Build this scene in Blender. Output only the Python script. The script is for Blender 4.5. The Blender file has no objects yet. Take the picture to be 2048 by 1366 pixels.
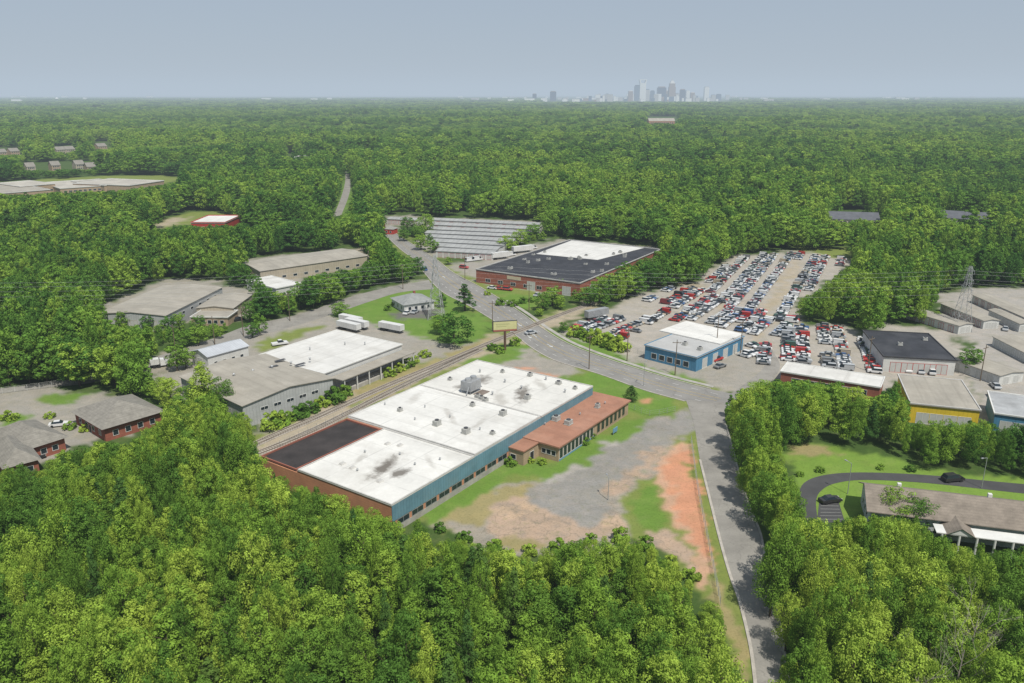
import bpy, math, random
import numpy as np
from mathutils import Vector
random.seed(11); rng=np.random.default_rng(11)
SC=bpy.context.scene; C=SC.collection
H=80.;F=1600.;PT=math.radians(17.2);CP=math.cos(PT);SP=math.sin(PT)
def P(u,v,z=0.):
    a=683-v; dz=a*CP-F*SP; dy=a*SP+F*CP; t=(z-H)/dz
    return ((u-1024)*t, dy*t)
def proj(x,y,z):
    dz=z-H; f=y*CP-dz*SP; up=y*SP+dz*CP
    return 1024+F*x/f, 683-F*up/f
# ------------------------------------------------------------ helpers
class MB:
    def __init__(s): s.v=[];s.f=[];s.m=[]
    def add(s,vs,fs,m=0):
        b=len(s.v); s.v+= [tuple(p) for p in vs]; s.f+=[tuple(i+b for i in f) for f in fs]; s.m+=[m]*len(fs); return s
    def box(s,x0,x1,y0,y1,z0,z1,m=0):
        vs=[(x0,y0,z0),(x1,y0,z0),(x1,y1,z0),(x0,y1,z0),(x0,y0,z1),(x1,y0,z1),(x1,y1,z1),(x0,y1,z1)]
        return s.add(vs,[(3,2,1,0),(4,5,6,7),(0,1,5,4),(1,2,6,5),(2,3,7,6),(3,0,4,7)],m)
    def frus(s,b,t,z0,z1,ms=0,mt=0):
        vs=[(b[0],b[2],z0),(b[1],b[2],z0),(b[1],b[3],z0),(b[0],b[3],z0),(t[0],t[2],z1),(t[1],t[2],z1),(t[1],t[3],z1),(t[0],t[3],z1)]
        s.add(vs,[(0,1,5,4),(1,2,6,5),(2,3,7,6),(3,0,4,7)],ms); s.add(vs,[(4,5,6,7)],mt); return s
    def tube(s,p,q,r0,r1=None,n=8,m=0):
        r1=r0 if r1 is None else r1
        p=Vector(p);q=Vector(q);d=(q-p)
        if d.length<1e-6: return s
        d.normalize(); a=d.orthogonal().normalized(); b=d.cross(a)
        vs=[]
        for c,r in((p,r0),(q,r1)):
            for k in range(n):
                t=2*math.pi*k/n; vs.append(c+a*(r*math.cos(t))+b*(r*math.sin(t)))
        fs=[(k,(k+1)%n,n+(k+1)%n,n+k) for k in range(n)]+[tuple(range(n-1,-1,-1)),tuple(range(n,2*n))]
        return s.add(vs,fs,m)
    def prism(s,poly,y0,y1,m=0):
        n=len(poly); vs=[(x,y0,z) for x,z in poly]+[(x,y1,z) for x,z in poly]
        fs=[tuple(range(n)),tuple(range(2*n-1,n-1,-1))]+[(k,n+k,n+(k+1)%n,(k+1)%n) for k in range(n)]
        return s.add(vs,fs,m)
    def mesh(s,name,mats):
        me=bpy.data.meshes.new(name); me.from_pydata(s.v,[],s.f)
        for m in (mats if isinstance(mats,(list,tuple)) else [mats]): me.materials.append(m)
        me.polygons.foreach_set('material_index',s.m); me.update(); return me
    def build(s,name,mats,parent=None,loc=(0,0,0),rz=0):
        return obj(name,s.mesh(name,mats),parent,loc,rz)
def obj(name,me,parent=None,loc=(0,0,0),rz=0):
    o=bpy.data.objects.new(name,me); C.objects.link(o); o.location=loc; o.rotation_euler=(0,0,rz)
    if parent: o.parent=parent
    return o
def tag(o,label,cat,group=None):
    o['label']=label;o['category']=cat
    if group:o['group']=group
    return o
def thing(name,label,cat,loc=(0,0,0),rz=0,group=None):
    return tag(obj(name,None,None,loc,rz),label,cat,group)
def struct(o,label=None,cat=None):
    o['kind']='structure'
    if label:o['label']=label
    if cat:o['category']=cat
    return o
# ------------------------------------------------------------ materials
def nt(name):
    m=bpy.data.materials.new(name);m.use_nodes=True;n=m.node_tree;n.nodes.clear()
    out=n.nodes.new('ShaderNodeOutputMaterial');return m,n,out
def mixc(n,a,b,fac,blend='MIX'):
    x=n.nodes.new('ShaderNodeMix');x.data_type='RGBA';x.blend_type=blend
    for sock,val in((x.inputs[0],fac),(x.inputs[6],a),(x.inputs[7],b)):
        if isinstance(val,bpy.types.NodeSocket): n.links.new(val,sock)
        elif isinstance(val,(int,float)): sock.default_value=val
        else: sock.default_value=(*val[:3],1)
    return x.outputs[2]
def math_(n,op,a,b=None):
    x=n.nodes.new('ShaderNodeMath');x.operation=op
    for k,val in enumerate((a,b)):
        if val is None: continue
        if isinstance(val,bpy.types.NodeSocket): n.links.new(val,x.inputs[k])
        else: x.inputs[k].default_value=val
    return x.outputs[0]
def maprange(n,v,a,b,c=0,d=1):
    x=n.nodes.new('ShaderNodeMapRange');n.links.new(v,x.inputs[0])
    for k,q in enumerate((a,b,c,d)): x.inputs[k+1].default_value=q
    return x.outputs[0]
def noise_(n,vec,scale,detail=5,rough=.6,mul=None):
    if mul:
        mp=n.nodes.new('ShaderNodeMapping');mp.inputs['Scale'].default_value=mul;n.links.new(vec,mp.inputs[0]);vec=mp.outputs[0]
    x=n.nodes.new('ShaderNodeTexNoise');x.inputs['Scale'].default_value=scale;x.inputs['Detail'].default_value=detail;x.inputs['Roughness'].default_value=rough
    n.links.new(vec,x.inputs['Vector']);return x.outputs['Fac']
def crackfac(n,tc,scale,amt,wid=.035):
    vo=n.nodes.new('ShaderNodeTexVoronoi');vo.feature='DISTANCE_TO_EDGE';vo.inputs['Scale'].default_value=scale
    wv=n.nodes.new('ShaderNodeVectorMath');wv.operation='ADD';n.links.new(tc,wv.inputs[0])
    ns=n.nodes.new('ShaderNodeTexNoise');ns.inputs['Scale'].default_value=.6;n.links.new(tc,ns.inputs['Vector'])
    sc=n.nodes.new('ShaderNodeVectorMath');sc.operation='SCALE';sc.inputs[3].default_value=2.5;n.links.new(ns.outputs['Color'],sc.inputs[0]);n.links.new(sc.outputs[0],wv.inputs[1])
    n.links.new(wv.outputs[0],vo.inputs['Vector'])
    return maprange(n,vo.outputs['Distance'],.0,wid,amt,0)
def M(name,col,rough=.85,var=.3,scale=.35,fine=3.,metal=0,stripe=None,stain=None,stainamt=.5,streak=None,crack=0,spots=None,seam=None):
    m,n,out=nt(name); b=n.nodes.new('ShaderNodeBsdfPrincipled');n.links.new(b.outputs[0],out.inputs[0])
    tc=n.nodes.new('ShaderNodeTexCoord').outputs['Object']
    f1=maprange(n,noise_(n,tc,scale,6),.3,.7)
    c=mixc(n,tuple(x*(1-var) for x in col),tuple(min(1,x*(1+var*.6)) for x in col),f1)
    f2=maprange(n,noise_(n,tc,fine,4,.7),.3,.7,1-var*.5,1+var*.3)
    mul=n.nodes.new('ShaderNodeCombineColor')
    for k in range(3): n.links.new(f2,mul.inputs[k])
    c=mixc(n,c,mul.outputs[0],1.,'MULTIPLY')
    if stain:
        fs=maprange(n,noise_(n,tc,scale*.6,8,.68),.5,.75,0,stainamt); c=mixc(n,c,stain,fs)
    if streak:
        fs=maprange(n,noise_(n,tc,.5,4,.6,mul=streak[1]),.5,.75,0,.5); c=mixc(n,c,streak[0],fs)
    if crack: c=mixc(n,c,tuple(x*.5 for x in col),crackfac(n,tc,crack,.4,.025))
    if seam:
        sx=n.nodes.new('ShaderNodeSeparateXYZ');n.links.new(tc,sx.inputs[0])
        for ax,per in((0,seam[0]),(1,seam[1])):
            fr=math_(n,'FRACT',math_(n,'DIVIDE',sx.outputs[ax],per))
            c=mixc(n,c,tuple(x*.6 for x in col),math_(n,'MULTIPLY',maprange(n,math_(n,'ABSOLUTE',math_(n,'SUBTRACT',fr,.5)),.475,.49,0,.55),maprange(n,noise_(n,tc,.3,4,.6),.35,.6,.2,1)))
    if spots:
        for (sx,sy,rx,ry,ang,amt,sc_) in spots:
            mp=n.nodes.new('ShaderNodeMapping');mp.vector_type='TEXTURE';mp.inputs['Location'].default_value=(sx,sy,0);mp.inputs['Rotation'].default_value=(0,0,ang);mp.inputs['Scale'].default_value=(rx,ry,1000)
            n.links.new(tc,mp.inputs[0]);ln=n.nodes.new('ShaderNodeVectorMath');ln.operation='LENGTH';n.links.new(mp.outputs[0],ln.inputs[0])
            d=math_(n,'ADD',ln.outputs['Value'],maprange(n,noise_(n,tc,.45,6,.7),.2,.8,-.7,.7))
            c=mixc(n,c,sc_,maprange(n,d,.35,1.1,amt,0))
    if stripe:
        axis,per,dark=stripe
        sx=n.nodes.new('ShaderNodeSeparateXYZ');n.links.new(tc,sx.inputs[0])
        if axis=='XY': q=math_(n,'ADD',sx.outputs[0],sx.outputs[1])
        else: q=sx.outputs['XYZ'.index(axis)]
        fr=math_(n,'FRACT',math_(n,'DIVIDE',q,per)); fk=maprange(n,math_(n,'ABSOLUTE',math_(n,'SUBTRACT',fr,.5)),.36,.46,0,dark)
        c=mixc(n,c,tuple(x*.45 for x in col),fk)
        bp=n.nodes.new('ShaderNodeBump');bp.inputs['Strength'].default_value=.5;bp.inputs['Distance'].default_value=.05
        n.links.new(math_(n,'SUBTRACT',1.,fk),bp.inputs['Height']);n.links.new(bp.outputs[0],b.inputs['Normal'])
    n.links.new(c,b.inputs['Base Color']);b.inputs['Roughness'].default_value=rough;b.inputs['Metallic'].default_value=metal
    b.inputs['Specular IOR Level'].default_value=.3 if rough>.5 else .5
    return m
glass=M('window_glass',(.02,.03,.04),.12,.2)
white_trim=M('white_trim',(.62,.62,.6),.6,.12)
dark_metal=M('dark_metal',(.05,.05,.055),.5,.2)
galv=M('galvanised_steel',(.36,.37,.38),.45,.2,metal=.3)
wood=M('weathered_wood',(.15,.115,.08),.85,.3)
concrete=M('pale_concrete',(.36,.345,.315),.85,.25,stain=(.19,.17,.15))
bark=M('bark',(.09,.07,.05),.9,.3,2.)
tyre=M('tyre_rubber',(.02,.02,.02),.8,.2)
W_ROOF=dict(rough=.75,var=.13,scale=.12,fine=1.2,stain=(.38,.365,.335),stainamt=.6,seam=(6.1,9.3))
white_roof=M('white_membrane',(.63,.622,.598),streak=((.43,.415,.385),(1,.12,1)),**W_ROOF)
white_roof2=M('white_membrane_worn',(.57,.562,.54),streak=((.37,.355,.325),(.1,1,1)),**W_ROOF)
school_roof=M('school_roof',(.39,.365,.32),.8,.25,.08,1.)
brick=M('red_brick',(.30,.105,.072),.9,.25,.6,6.,stripe=('Z',.6,.15))
tan_brick=M('tan_brick',(.38,.285,.195),.9,.2,.6,6.)
white_wall=M('white_painted_block',(.55,.55,.53),.8,.15,stain=(.37,.35,.32))
grey_wall=M('grey_metal_siding',(.40,.41,.405),.6,.15,stripe=('XY',.9,.3))
beige_wall=M('beige_metal_siding',(.41,.36,.28),.7,.15,stripe=('XY',1.2,.25))
grey_roof=M('grey_metal_roof',(.27,.265,.25),.6,.2,.2,stripe=('XY',2.,.25),stain=(.18,.15,.12))
tan_roof=M('tan_gravel_roof',(.325,.302,.26),.85,.2,.15,stain=(.225,.2,.165),streak=((.205,.188,.16),(1,.15,1)),stripe=('X',3.2,.14))
black_roof=M('black_bitumen',(.035,.037,.045),.8,.35,.2,stain=(.09,.09,.095))
shingle=M('grey_shingle',(.225,.212,.187),.9,.25,.8,5.,stripe=('Z',.3,.25))
brown_shingle=M('brown_shingle',(.225,.192,.16),.9,.28,.5,5.,stripe=('Z',.28,.25))
lightgrey_shingle=M('pale_grey_shingle',(.25,.26,.255),.9,.2,.8,5.)
red_paint=M('red_paint',(.42,.045,.035),.5,.2)
yellow_paint=M('yellow_paint',(.64,.46,.035),.6,.15,stripe=('XY',1.,.2))
blue_paint=M('blue_paint',(.07,.21,.34),.6,.2,stripe=('XY',1.5,.25))
roller=M('roller_door',(.46,.46,.44),.6,.12,stripe=('Z',.35,.3))
rolldark=M('dark_opening',(.03,.03,.03),.8,.2)
asphalt=M('worn_asphalt',(.225,.217,.205),.9,.16,.12,2.5,stain=(.165,.16,.15),crack=.12)
asphalt2=M('old_asphalt',(.25,.237,.215),.9,.22,.15,2.5,stain=(.18,.168,.152),crack=.16)
black_asphalt=M('fresh_asphalt',(.065,.065,.068),.9,.2,.2)
line_white=M('white_road_paint',(.47,.47,.45),.7,.2,1.)
line_yellow=M('yellow_road_paint',(.42,.31,.10),.7,.2,1.)
kerbm=M('kerb_concrete',(.40,.37,.33),.9,.25,.6)
# ------------------------------------------------------------ clear mask
CLEAR=[
[(500,885),(560,850),(640,815),(700,785),(780,745),(850,720),(900,705),(960,690),(1000,650),(1050,690),(1110,700),(1180,735),(1300,770),(1440,790),(1442,830),(1452,880),(1468,940),(1472,985),(1495,1030),(1512,1060),(1516,1110),(1500,1150),(1492,1195),(1535,1230),(1555,1300),(1565,1366),(1490,1366),(1465,1290),(1445,1215),(1400,1180),(1360,1130),(1300,1085),(1240,1070),(1130,1075),(1080,1100),(960,1080),(870,1065),(850,1040),(780,1032),(700,1000),(640,975),(575,955),(535,940),(520,900)],
[(305,750),(340,735),(330,715),(400,690),(480,675),(500,650),(620,625),(660,610),(760,575),(850,560),(870,590),(930,640),(960,690),(850,720),(780,745),(640,815),(560,850),(515,880),(515,835),(470,818),(430,785),(390,785),(375,800),(330,795)],
[(655,625),(700,598),(770,575),(860,560),(950,620),(985,640),(1000,655),(960,690),(900,695),(830,680),(760,650),(680,640)],
[(770,470),(800,465),(860,510),(900,535),(960,560),(1080,580),(1090,605),(1060,620),(1000,600),(1070,640),(1190,598),(1190,615),(1110,650),(1150,690),(1250,725),(1440,770),(1445,800),(1380,805),(1050,690),(1000,650),(930,610),(880,580),(845,545),(800,505)],
[(880,535),(965,515),(1060,490),(1115,478),(1325,496),(1322,510),(1250,535),(1165,575),(1120,590),(1075,600),(960,570),(900,545)],
[(768,430),(830,430),(845,434),(1080,442),(1078,460),(990,498),(985,512),(870,514),(830,490),(850,470),(850,452),(800,450),(795,470),(770,465)],
[(1135,660),(1180,630),(1240,608),(1330,572),(1400,575),(1405,548),(1480,510),(1590,502),(1700,504),(1705,522),(1650,570),(1595,600),(1590,645),(1700,655),(1760,690),(1753,648),(1905,658),(1915,720),(1945,755),(1962,842),(1822,840),(1800,752),(1770,785),(1700,785),(1690,765),(1550,755),(1500,772),(1440,790),(1250,725),(1150,690)],
[(1875,590),(1925,578),(2200,575),(2200,846),(1965,846),(1950,760),(1910,700),(1945,690),(1885,650)],
[(1560,905),(1640,890),(1760,912),(1840,938),(1960,948),(2200,972),(2200,1098),(1960,1085),(1870,1068),(1840,1030),(1740,1022),(1705,1038),(1620,1034),(1598,980),(1575,940)],
[(-100,790),(60,780),(110,778),(150,790),(215,785),(325,818),(312,845),(260,875),(130,893),(90,925),(-100,935)],
[(290,735),(330,705),(420,682),(420,722),(330,738),(300,745)],
[(205,615),(330,558),(445,566),(505,582),(500,630),(470,642),(395,648),(350,648),(215,645)],
[(486,518),(715,498),(745,512),(720,530),(605,553),(600,578),(550,584),(520,560),(510,545)],
[(255,462),(340,437),(372,424),(450,424),(458,440),(560,433),(640,425),(640,431),(460,448),(350,450),(265,464)],
[(690,340),(698,340),(708,390),(688,430),(664,430),(680,390)],
[(-100,370),(200,352),(330,350),(375,358),(330,368),(250,378),(-100,392)],
[(1655,422),(1762,422),(1762,438),(1660,438)],[(1878,424),(1978,427),(1978,438),(1880,437)],
[(-60,296),(35,296),(50,308),(-60,310)],[(108,294),(150,290),(160,301),(108,304)],[(188,284),(224,284),(224,297),(188,297)],
[(45,326),(185,322),(190,336),(45,340)],
[(575,308),(615,308),(615,316),(575,316)],[(1296,234),(1355,234),(1355,245),(1296,245)],
[(1088,190),(1460,190),(1460,204),(1088,204)],
[(-100,790),(60,777),(200,762),(200,772),(60,786),(-100,805)],
]
def inpoly(px,py,poly):
    ins=np.zeros(px.shape,bool);n=len(poly)
    for i in range(n):
        x1,y1=poly[i];x2,y2=poly[(i+1)%n]
        if y1==y2: continue
        c=((y1>py)!=(y2>py))&(px<(x2-x1)*(py-y1)/(y2-y1)+x1); ins^=c
    return ins
gx,gy=np.meshgrid(np.arange(-100,2201,2.),np.arange(150,1401,2.))
mask=np.zeros(gx.shape,bool)
for p in CLEAR:
    a=np.array(p,float); x0,x1=a[:,0].min(),a[:,0].max();y0,y1=a[:,1].min(),a[:,1].max()
    i0=max(0,int((y0-150)/2)-1);i1=int((y1-150)/2)+2;j0=max(0,int((x0+100)/2)-1);j1=int((x1+100)/2)+2
    mask[i0:i1,j0:j1]|=inpoly(gx[i0:i1,j0:j1],gy[i0:i1,j0:j1],p)
def inmask(u,v):
    i=np.round((v-150)/2).astype(int);j=np.round((u+100)/2).astype(int)
    ok=(i>=0)&(i<mask.shape[0])&(j>=0)&(j<mask.shape[1])
    r=np.zeros(u.shape,bool);r[ok]=mask[i[ok],j[ok]];return r
# ------------------------------------------------------------ ground sheet
def vnoise(x,y,s,seed):
    r=np.random.default_rng(seed);T=r.random((256,256))
    x=x/s;y=y/s;xi=np.floor(x).astype(int);yi=np.floor(y).astype(int);fx=x-xi;fy=y-yi
    fx=fx*fx*(3-2*fx);fy=fy*fy*(3-2*fy)
    g=lambda a,b:T[a%256,b%256]
    return (g(xi,yi)*(1-fx)+g(xi+1,yi)*fx)*(1-fy)+(g(xi,yi+1)*(1-fx)+g(xi+1,yi+1)*fx)*fy
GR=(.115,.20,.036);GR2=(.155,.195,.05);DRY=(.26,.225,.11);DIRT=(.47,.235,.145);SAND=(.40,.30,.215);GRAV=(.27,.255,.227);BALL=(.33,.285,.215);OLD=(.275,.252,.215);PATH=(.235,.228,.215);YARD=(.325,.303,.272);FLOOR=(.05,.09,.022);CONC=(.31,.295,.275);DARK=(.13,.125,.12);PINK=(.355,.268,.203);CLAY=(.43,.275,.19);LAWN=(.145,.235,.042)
PAVED=(OLD,SAND,PINK)
PAINT=[
(GRAV,CLEAR[1]),(GRAV,CLEAR[4]),(GRAV,CLEAR[5]),(YARD,CLEAR[6]),(CONC,CLEAR[7]),(LAWN,CLEAR[8]),(GRAV,CLEAR[9]),(GRAV,CLEAR[11]),(GRAV,CLEAR[12]),(GR2,CLEAR[13]),(GR2,CLEAR[15]),(GR,CLEAR[14]),(GR2,CLEAR[3]),(GR2,CLEAR[0]),(OLD,CLEAR[10]),
(GR2,[(1590,495),(1705,495),(1710,520),(1640,512)]),
(BALL,[(480,890),(600,825),(700,785),(850,735),(1000,668),(1060,680),(1090,640),(1190,598),(1190,615),(1110,652),(1050,690),(960,730),(850,780),(700,840),(530,912),(490,905)]),
(DRY,[(640,815),(800,745),(950,685),(985,680),(830,760),(700,815)]),
(GR2,[(700,815),(850,760),(960,712),(1000,700),(940,735),(850,775),(720,830)]),
(GR2,[(480,905),(500,880),(640,812),(660,820),(560,862)]),
(GR,[(655,625),(700,600),(850,563),(960,630),(990,650),(965,680),(900,692),(840,680),(800,655),(690,640)]),
(GRAV,[(1050,695),(1110,720),(1165,742),(1110,758),(1040,745),(985,730)]),
(GR,[(920,728),(1000,692),(1056,692),(1012,726),(960,735)]),
(DIRT,[(1030,732),(1060,742),(1110,750),(1110,757),(1030,742)]),
(GR,[(1105,758),(1180,742),(1240,757),(1345,797),(1367,812),(1352,826),(1300,838),(1255,815),(1185,783)]),
(DIRT,[(1288,800),(1308,797),(1312,808),(1292,810)]),
(OLD,[(860,1050),(1010,960),(1120,960),(1230,890),(1310,840),(1372,822),(1376,870),(1320,930),(1290,1000),(1270,1090),(1100,1115),(960,1100)]),
(DRY,[(880,1040),(960,985),(1060,965),(1090,982),(1000,1005),(940,1050)]),
(PINK,[(950,1055),(1000,1000),(1090,985),(1130,1012),(1240,1030),(1258,1070),(1180,1070),(1090,1080),(1020,1090)]),
(SAND,[(985,1015),(1060,996),(1100,1005),(1060,1025),(1000,1040)]),
(SAND,[(1190,1030),(1245,1040),(1240,1065),(1200,1055)]),
(DRY,[(960,1080),(1030,1068),(1100,1090),(1060,1105)]),
(PINK,[(1190,990),(1265,928),(1340,872),(1332,905),(1245,985)]),
(PATH,[(1340,832),(1372,818),(1400,822),(1395,862),(1350,880),(1290,915),(1235,958),(1195,990),(1225,1030),(1175,1058),(1120,1030),(1045,990),(1125,945),(1230,885),(1300,845)]),
(GR2,[(1240,1000),(1300,945),(1330,1000),(1380,1070),(1350,1090),(1270,1075)]),
(GR,[(1265,1000),(1300,965),(1325,1010),(1350,1060),(1300,1060)]),
(CLAY,[(1305,960),(1330,914),(1380,882),(1406,960),(1426,1060),(1438,1165),(1408,1172),(1390,1100),(1342,1015)]),
(DIRT,[(1322,952),(1345,918),(1378,892),(1398,960),(1415,1050),(1424,1120),(1402,1100),(1352,1005)]),
(PINK,[(1285,1085),(1312,1065),(1350,1062),(1390,1110),(1398,1150),(1340,1110)]),
(GR2,[(1384,870),(1405,960),(1425,1040),(1455,1150),(1490,1250),(1510,1366),(1470,1366),(1430,1210),(1420,1100),(1400,1000),(1386,920)]),
(DRY,[(1440,1150),(1460,1190),(1485,1270),(1500,1366),(1482,1366),(1462,1290),(1430,1200)]),
(GR,[(1240,836),(1302,843),(1238,890),(1188,880)]),(GR,[(1155,880),(1218,893),(1160,942),(1105,925)]),(GR,[(1065,912),(1150,935),(1115,967),(1036,944)]),
(GR,[(825,1012),(1000,912),(1070,922),(1010,958),(950,1000),(850,1048)]),
(CONC,[(1140,928),(1165,938),(1110,968),(1090,962)]),(CONC,[(1218,878),(1250,885),(1228,898),(1200,892)]),
(GR,[(960,572),(1075,598),(1050,618),(1010,612)]),(GR,[(1105,655),(1150,672),(1240,705),(1400,765),(1390,775),(1230,728),(1130,692)]),
(GRAV,[(1440,700),(1530,715),(1560,755),(1480,790),(1400,765),(1260,722),(1290,700)]),
(LAWN,[(1550,905),(1640,885),(1760,908),(1860,938),(1700,948),(1600,962)]),
(DRY,[(1575,900),(1640,892),(1700,908),(1620,914)]),
(LAWN,[(1640,985),(1690,968),(1700,1000),(1690,1030)]),
(BALL,[(1585,520),(1600,520),(1575,590),(1535,650),(1505,690),(1490,685),(1525,620),(1560,560)]),
(BALL,[(1385,560),(1415,590),(1480,630),(1470,640),(1405,600),(1375,565)]),
(GR,[(80,790),(130,790),(200,790),(130,810),(90,805)]),(GR,[(0,835),(60,830),(50,850),(0,855)]),
(GR2,[(500,690),(560,672),(640,650),(660,655),(560,690),(510,705)]),
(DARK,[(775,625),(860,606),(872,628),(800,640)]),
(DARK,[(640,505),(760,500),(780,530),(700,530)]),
(BALL,[(255,462),(340,440),(372,434),(372,442),(270,464)]),
(BALL,[(700,500),(760,495),(765,512),(715,515)]),
]
rows=np.exp(np.linspace(math.log(66),math.log(1500),900));cols=np.linspace(-.78,.78,540)
Yg,Kg=np.meshgrid(rows,cols,indexing='ij');Xg=Kg*Yg
amp=np.clip(Yg*.0095,0,5)
dx=((vnoise(Xg,Yg,9,1)-.5)+(vnoise(Xg,Yg,3,2)-.5)*.9+(vnoise(Xg,Yg,1.1,7)-.5)*.9)*2*amp;dyy=((vnoise(Xg,Yg,9,3)-.5)+(vnoise(Xg,Yg,3,4)-.5)*.9+(vnoise(Xg,Yg,1.1,8)-.5)*.9)*2*amp
U,V=proj(Xg+dx,Yg+dyy,0)
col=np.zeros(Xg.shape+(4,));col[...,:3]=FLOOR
for c,poly in PAINT:
    col[inpoly(U,V,poly)]=(*c,1. if c in PAVED else (.45 if c is PATH else 0.))
for _ in range(2):
    p=np.pad(col,((1,1),(1,1),(0,0)),'edge');col=(p[1:-1,1:-1]*2+p[:-2,1:-1]+p[2:,1:-1]+p[1:-1,:-2]+p[1:-1,2:])/6
nr,nc=Xg.shape
co=np.stack([Xg,Yg,np.zeros_like(Xg)],-1).reshape(-1,3)
idx=np.arange(nr*nc).reshape(nr,nc)
q=np.stack([idx[:-1,:-1],idx[:-1,1:],idx[1:,1:],idx[1:,:-1]],-1).reshape(-1,4)
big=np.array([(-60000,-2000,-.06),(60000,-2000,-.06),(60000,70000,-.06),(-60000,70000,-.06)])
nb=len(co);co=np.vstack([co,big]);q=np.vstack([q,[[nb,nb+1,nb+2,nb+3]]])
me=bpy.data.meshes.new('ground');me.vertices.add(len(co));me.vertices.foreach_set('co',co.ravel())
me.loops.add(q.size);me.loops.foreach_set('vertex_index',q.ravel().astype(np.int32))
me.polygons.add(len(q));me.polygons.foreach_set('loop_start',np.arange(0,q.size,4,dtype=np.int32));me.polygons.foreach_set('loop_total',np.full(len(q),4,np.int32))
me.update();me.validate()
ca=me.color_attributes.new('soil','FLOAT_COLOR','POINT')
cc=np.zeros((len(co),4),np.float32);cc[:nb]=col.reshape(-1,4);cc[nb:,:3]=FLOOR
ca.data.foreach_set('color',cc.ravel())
m,n,out=nt('ground_cover');b=n.nodes.new('ShaderNodeBsdfPrincipled');n.links.new(b.outputs[0],out.inputs[0]);b.inputs['Roughness'].default_value=.95;b.inputs['Specular IOR Level'].default_value=.1
at=n.nodes.new('ShaderNodeAttribute');at.attribute_name='soil'
tc=n.nodes.new('ShaderNodeTexCoord').outputs['Object']
c=at.outputs['Color'];al=at.outputs['Alpha'];na_=math_(n,'SUBTRACT',1.,al)
c=mixc(n,c,(.22,.205,.095),math_(n,'MULTIPLY',na_,maprange(n,noise_(n,tc,.13,8,.72),.5,.75,0,.33)))
c=mixc(n,c,(.385,.29,.215),math_(n,'MULTIPLY',al,maprange(n,noise_(n,tc,.09,9,.72),.52,.7,0,.45)))
c=mixc(n,c,(.185,.172,.15),math_(n,'MULTIPLY',al,maprange(n,noise_(n,tc,.17,9,.75),.5,.66,0,.7)))
c=mixc(n,c,(.15,.17,.065),math_(n,'MULTIPLY',al,maprange(n,noise_(n,tc,.25,9,.78),.54,.68,0,.65)))
c=mixc(n,c,(.14,.13,.09),math_(n,'MULTIPLY',al,crackfac(n,tc,.24,.45,.03)))
c=mixc(n,c,(.7,.68,.6),maprange(n,noise_(n,tc,.12,8,.7),.45,.75,0,.5),'MULTIPLY')
c=mixc(n,c,(1.3,1.22,1.18),maprange(n,noise_(n,tc,.3,7,.7),.45,.7,0,.7),'MULTIPLY')
c=mixc(n,c,(.55,.55,.5),maprange(n,noise_(n,tc,2.2,5,.7),.5,.75,0,.8),'MULTIPLY')
n.links.new(c,b.inputs['Base Color']);me.materials.append(m)
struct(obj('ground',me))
# ------------------------------------------------------------ roads
def smooth(pts,n):
    p=[np.array(a,float) for a in pts];p=[2*p[0]-p[1]]+p+[2*p[-1]-p[-2]];o=[]
    for i in range(1,len(p)-2):
        for t in np.linspace(0,1,14,endpoint=False):
            a,b,c,d=p[i-1:i+3];o.append(.5*((2*b)+(-a+c)*t+(2*a-5*b+4*c-d)*t*t+(-a+3*b-3*c+d)*t**3))
    o.append(p[-2]);o=np.array(o);s=np.r_[0,np.cumsum(np.linalg.norm(np.diff(o,axis=0),axis=1))]
    q=np.linspace(0,s[-1],n);return np.stack([np.interp(q,s,o[:,k]) for k in range(2)],-1)
class Road:
    def __init__(s,name,L,R,z,mat,n=90,label=None):
        s.L=smooth([P(*a) for a in L],n);s.R=smooth([P(*a) for a in R],n);s.n=n;s.z=z
        s.o=struct(s.strip(name,0,1,0,1,z,mat),label,'road')
    def pt(s,sx,t):
        i=min(max(sx,0),.99999)*(s.n-1);k=int(i);f=i-k
        l=s.L[k]*(1-f)+s.L[k+1]*f;r=s.R[k]*(1-f)+s.R[k+1]*f;return l+(r-l)*t
    def strip(s,name,t0,t1,s0,s1,z,mat,parent=None,n=None):
        n=n or max(3,int(s.n*(s1-s0)));a=[s.pt(x,t0) for x in np.linspace(s0,s1,n)];b=[s.pt(x,t1) for x in np.linspace(s0,s1,n)]
        mb=MB();mb.add([(*q,z) for q in a]+[(*q,z) for q in b],[(i,i+1,n+i+1,n+i)[::-1] for i in range(n-1)])
        return mb.build(name,mat,parent)
def ribbon(name,pts,w,z0,z1,mat,n=None,parent=None,off=0):
    p=smooth(pts,n or 60);d=np.gradient(p,axis=0);d/=np.linalg.norm(d,axis=1)[:,None];nn=np.stack([-d[:,1],d[:,0]],-1)
    a=p+nn*(off-w/2);b=p+nn*(off+w/2);N=len(p)
    vs=[(*q,z) for arr,z in((a,z0),(a,z1),(b,z1),(b,z0)) for q in arr]
    fs=[]
    for k in range(3): fs+=[(k*N+i,(k+1)*N+i,(k+1)*N+i+1,k*N+i+1)[::-1] for i in range(N-1)]
    fs+=[(0,N,2*N,3*N),(N-1,4*N-1,3*N-1,2*N-1)]
    return MB().add(vs,fs).build(name,mat,parent)
ML=[(755,455),(800,497),(830,520),(852,548),(885,583),(940,612),(990,642),(1035,672),(1060,692),(1110,720),(1200,748),(1290,780),(1370,802),(1440,818),(1500,826),(1640,842)]
MR=[(772,455),(826,490),(870,518),(905,545),(955,572),(1005,602),(1050,632),(1085,658),(1140,690),(1225,722),(1330,755),(1420,778),(1480,790),(1540,797),(1680,808)]
road=Road('main_road',ML,MR,.03,asphalt,140,'grey four lane road curving past the white-roofed warehouse')
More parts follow.
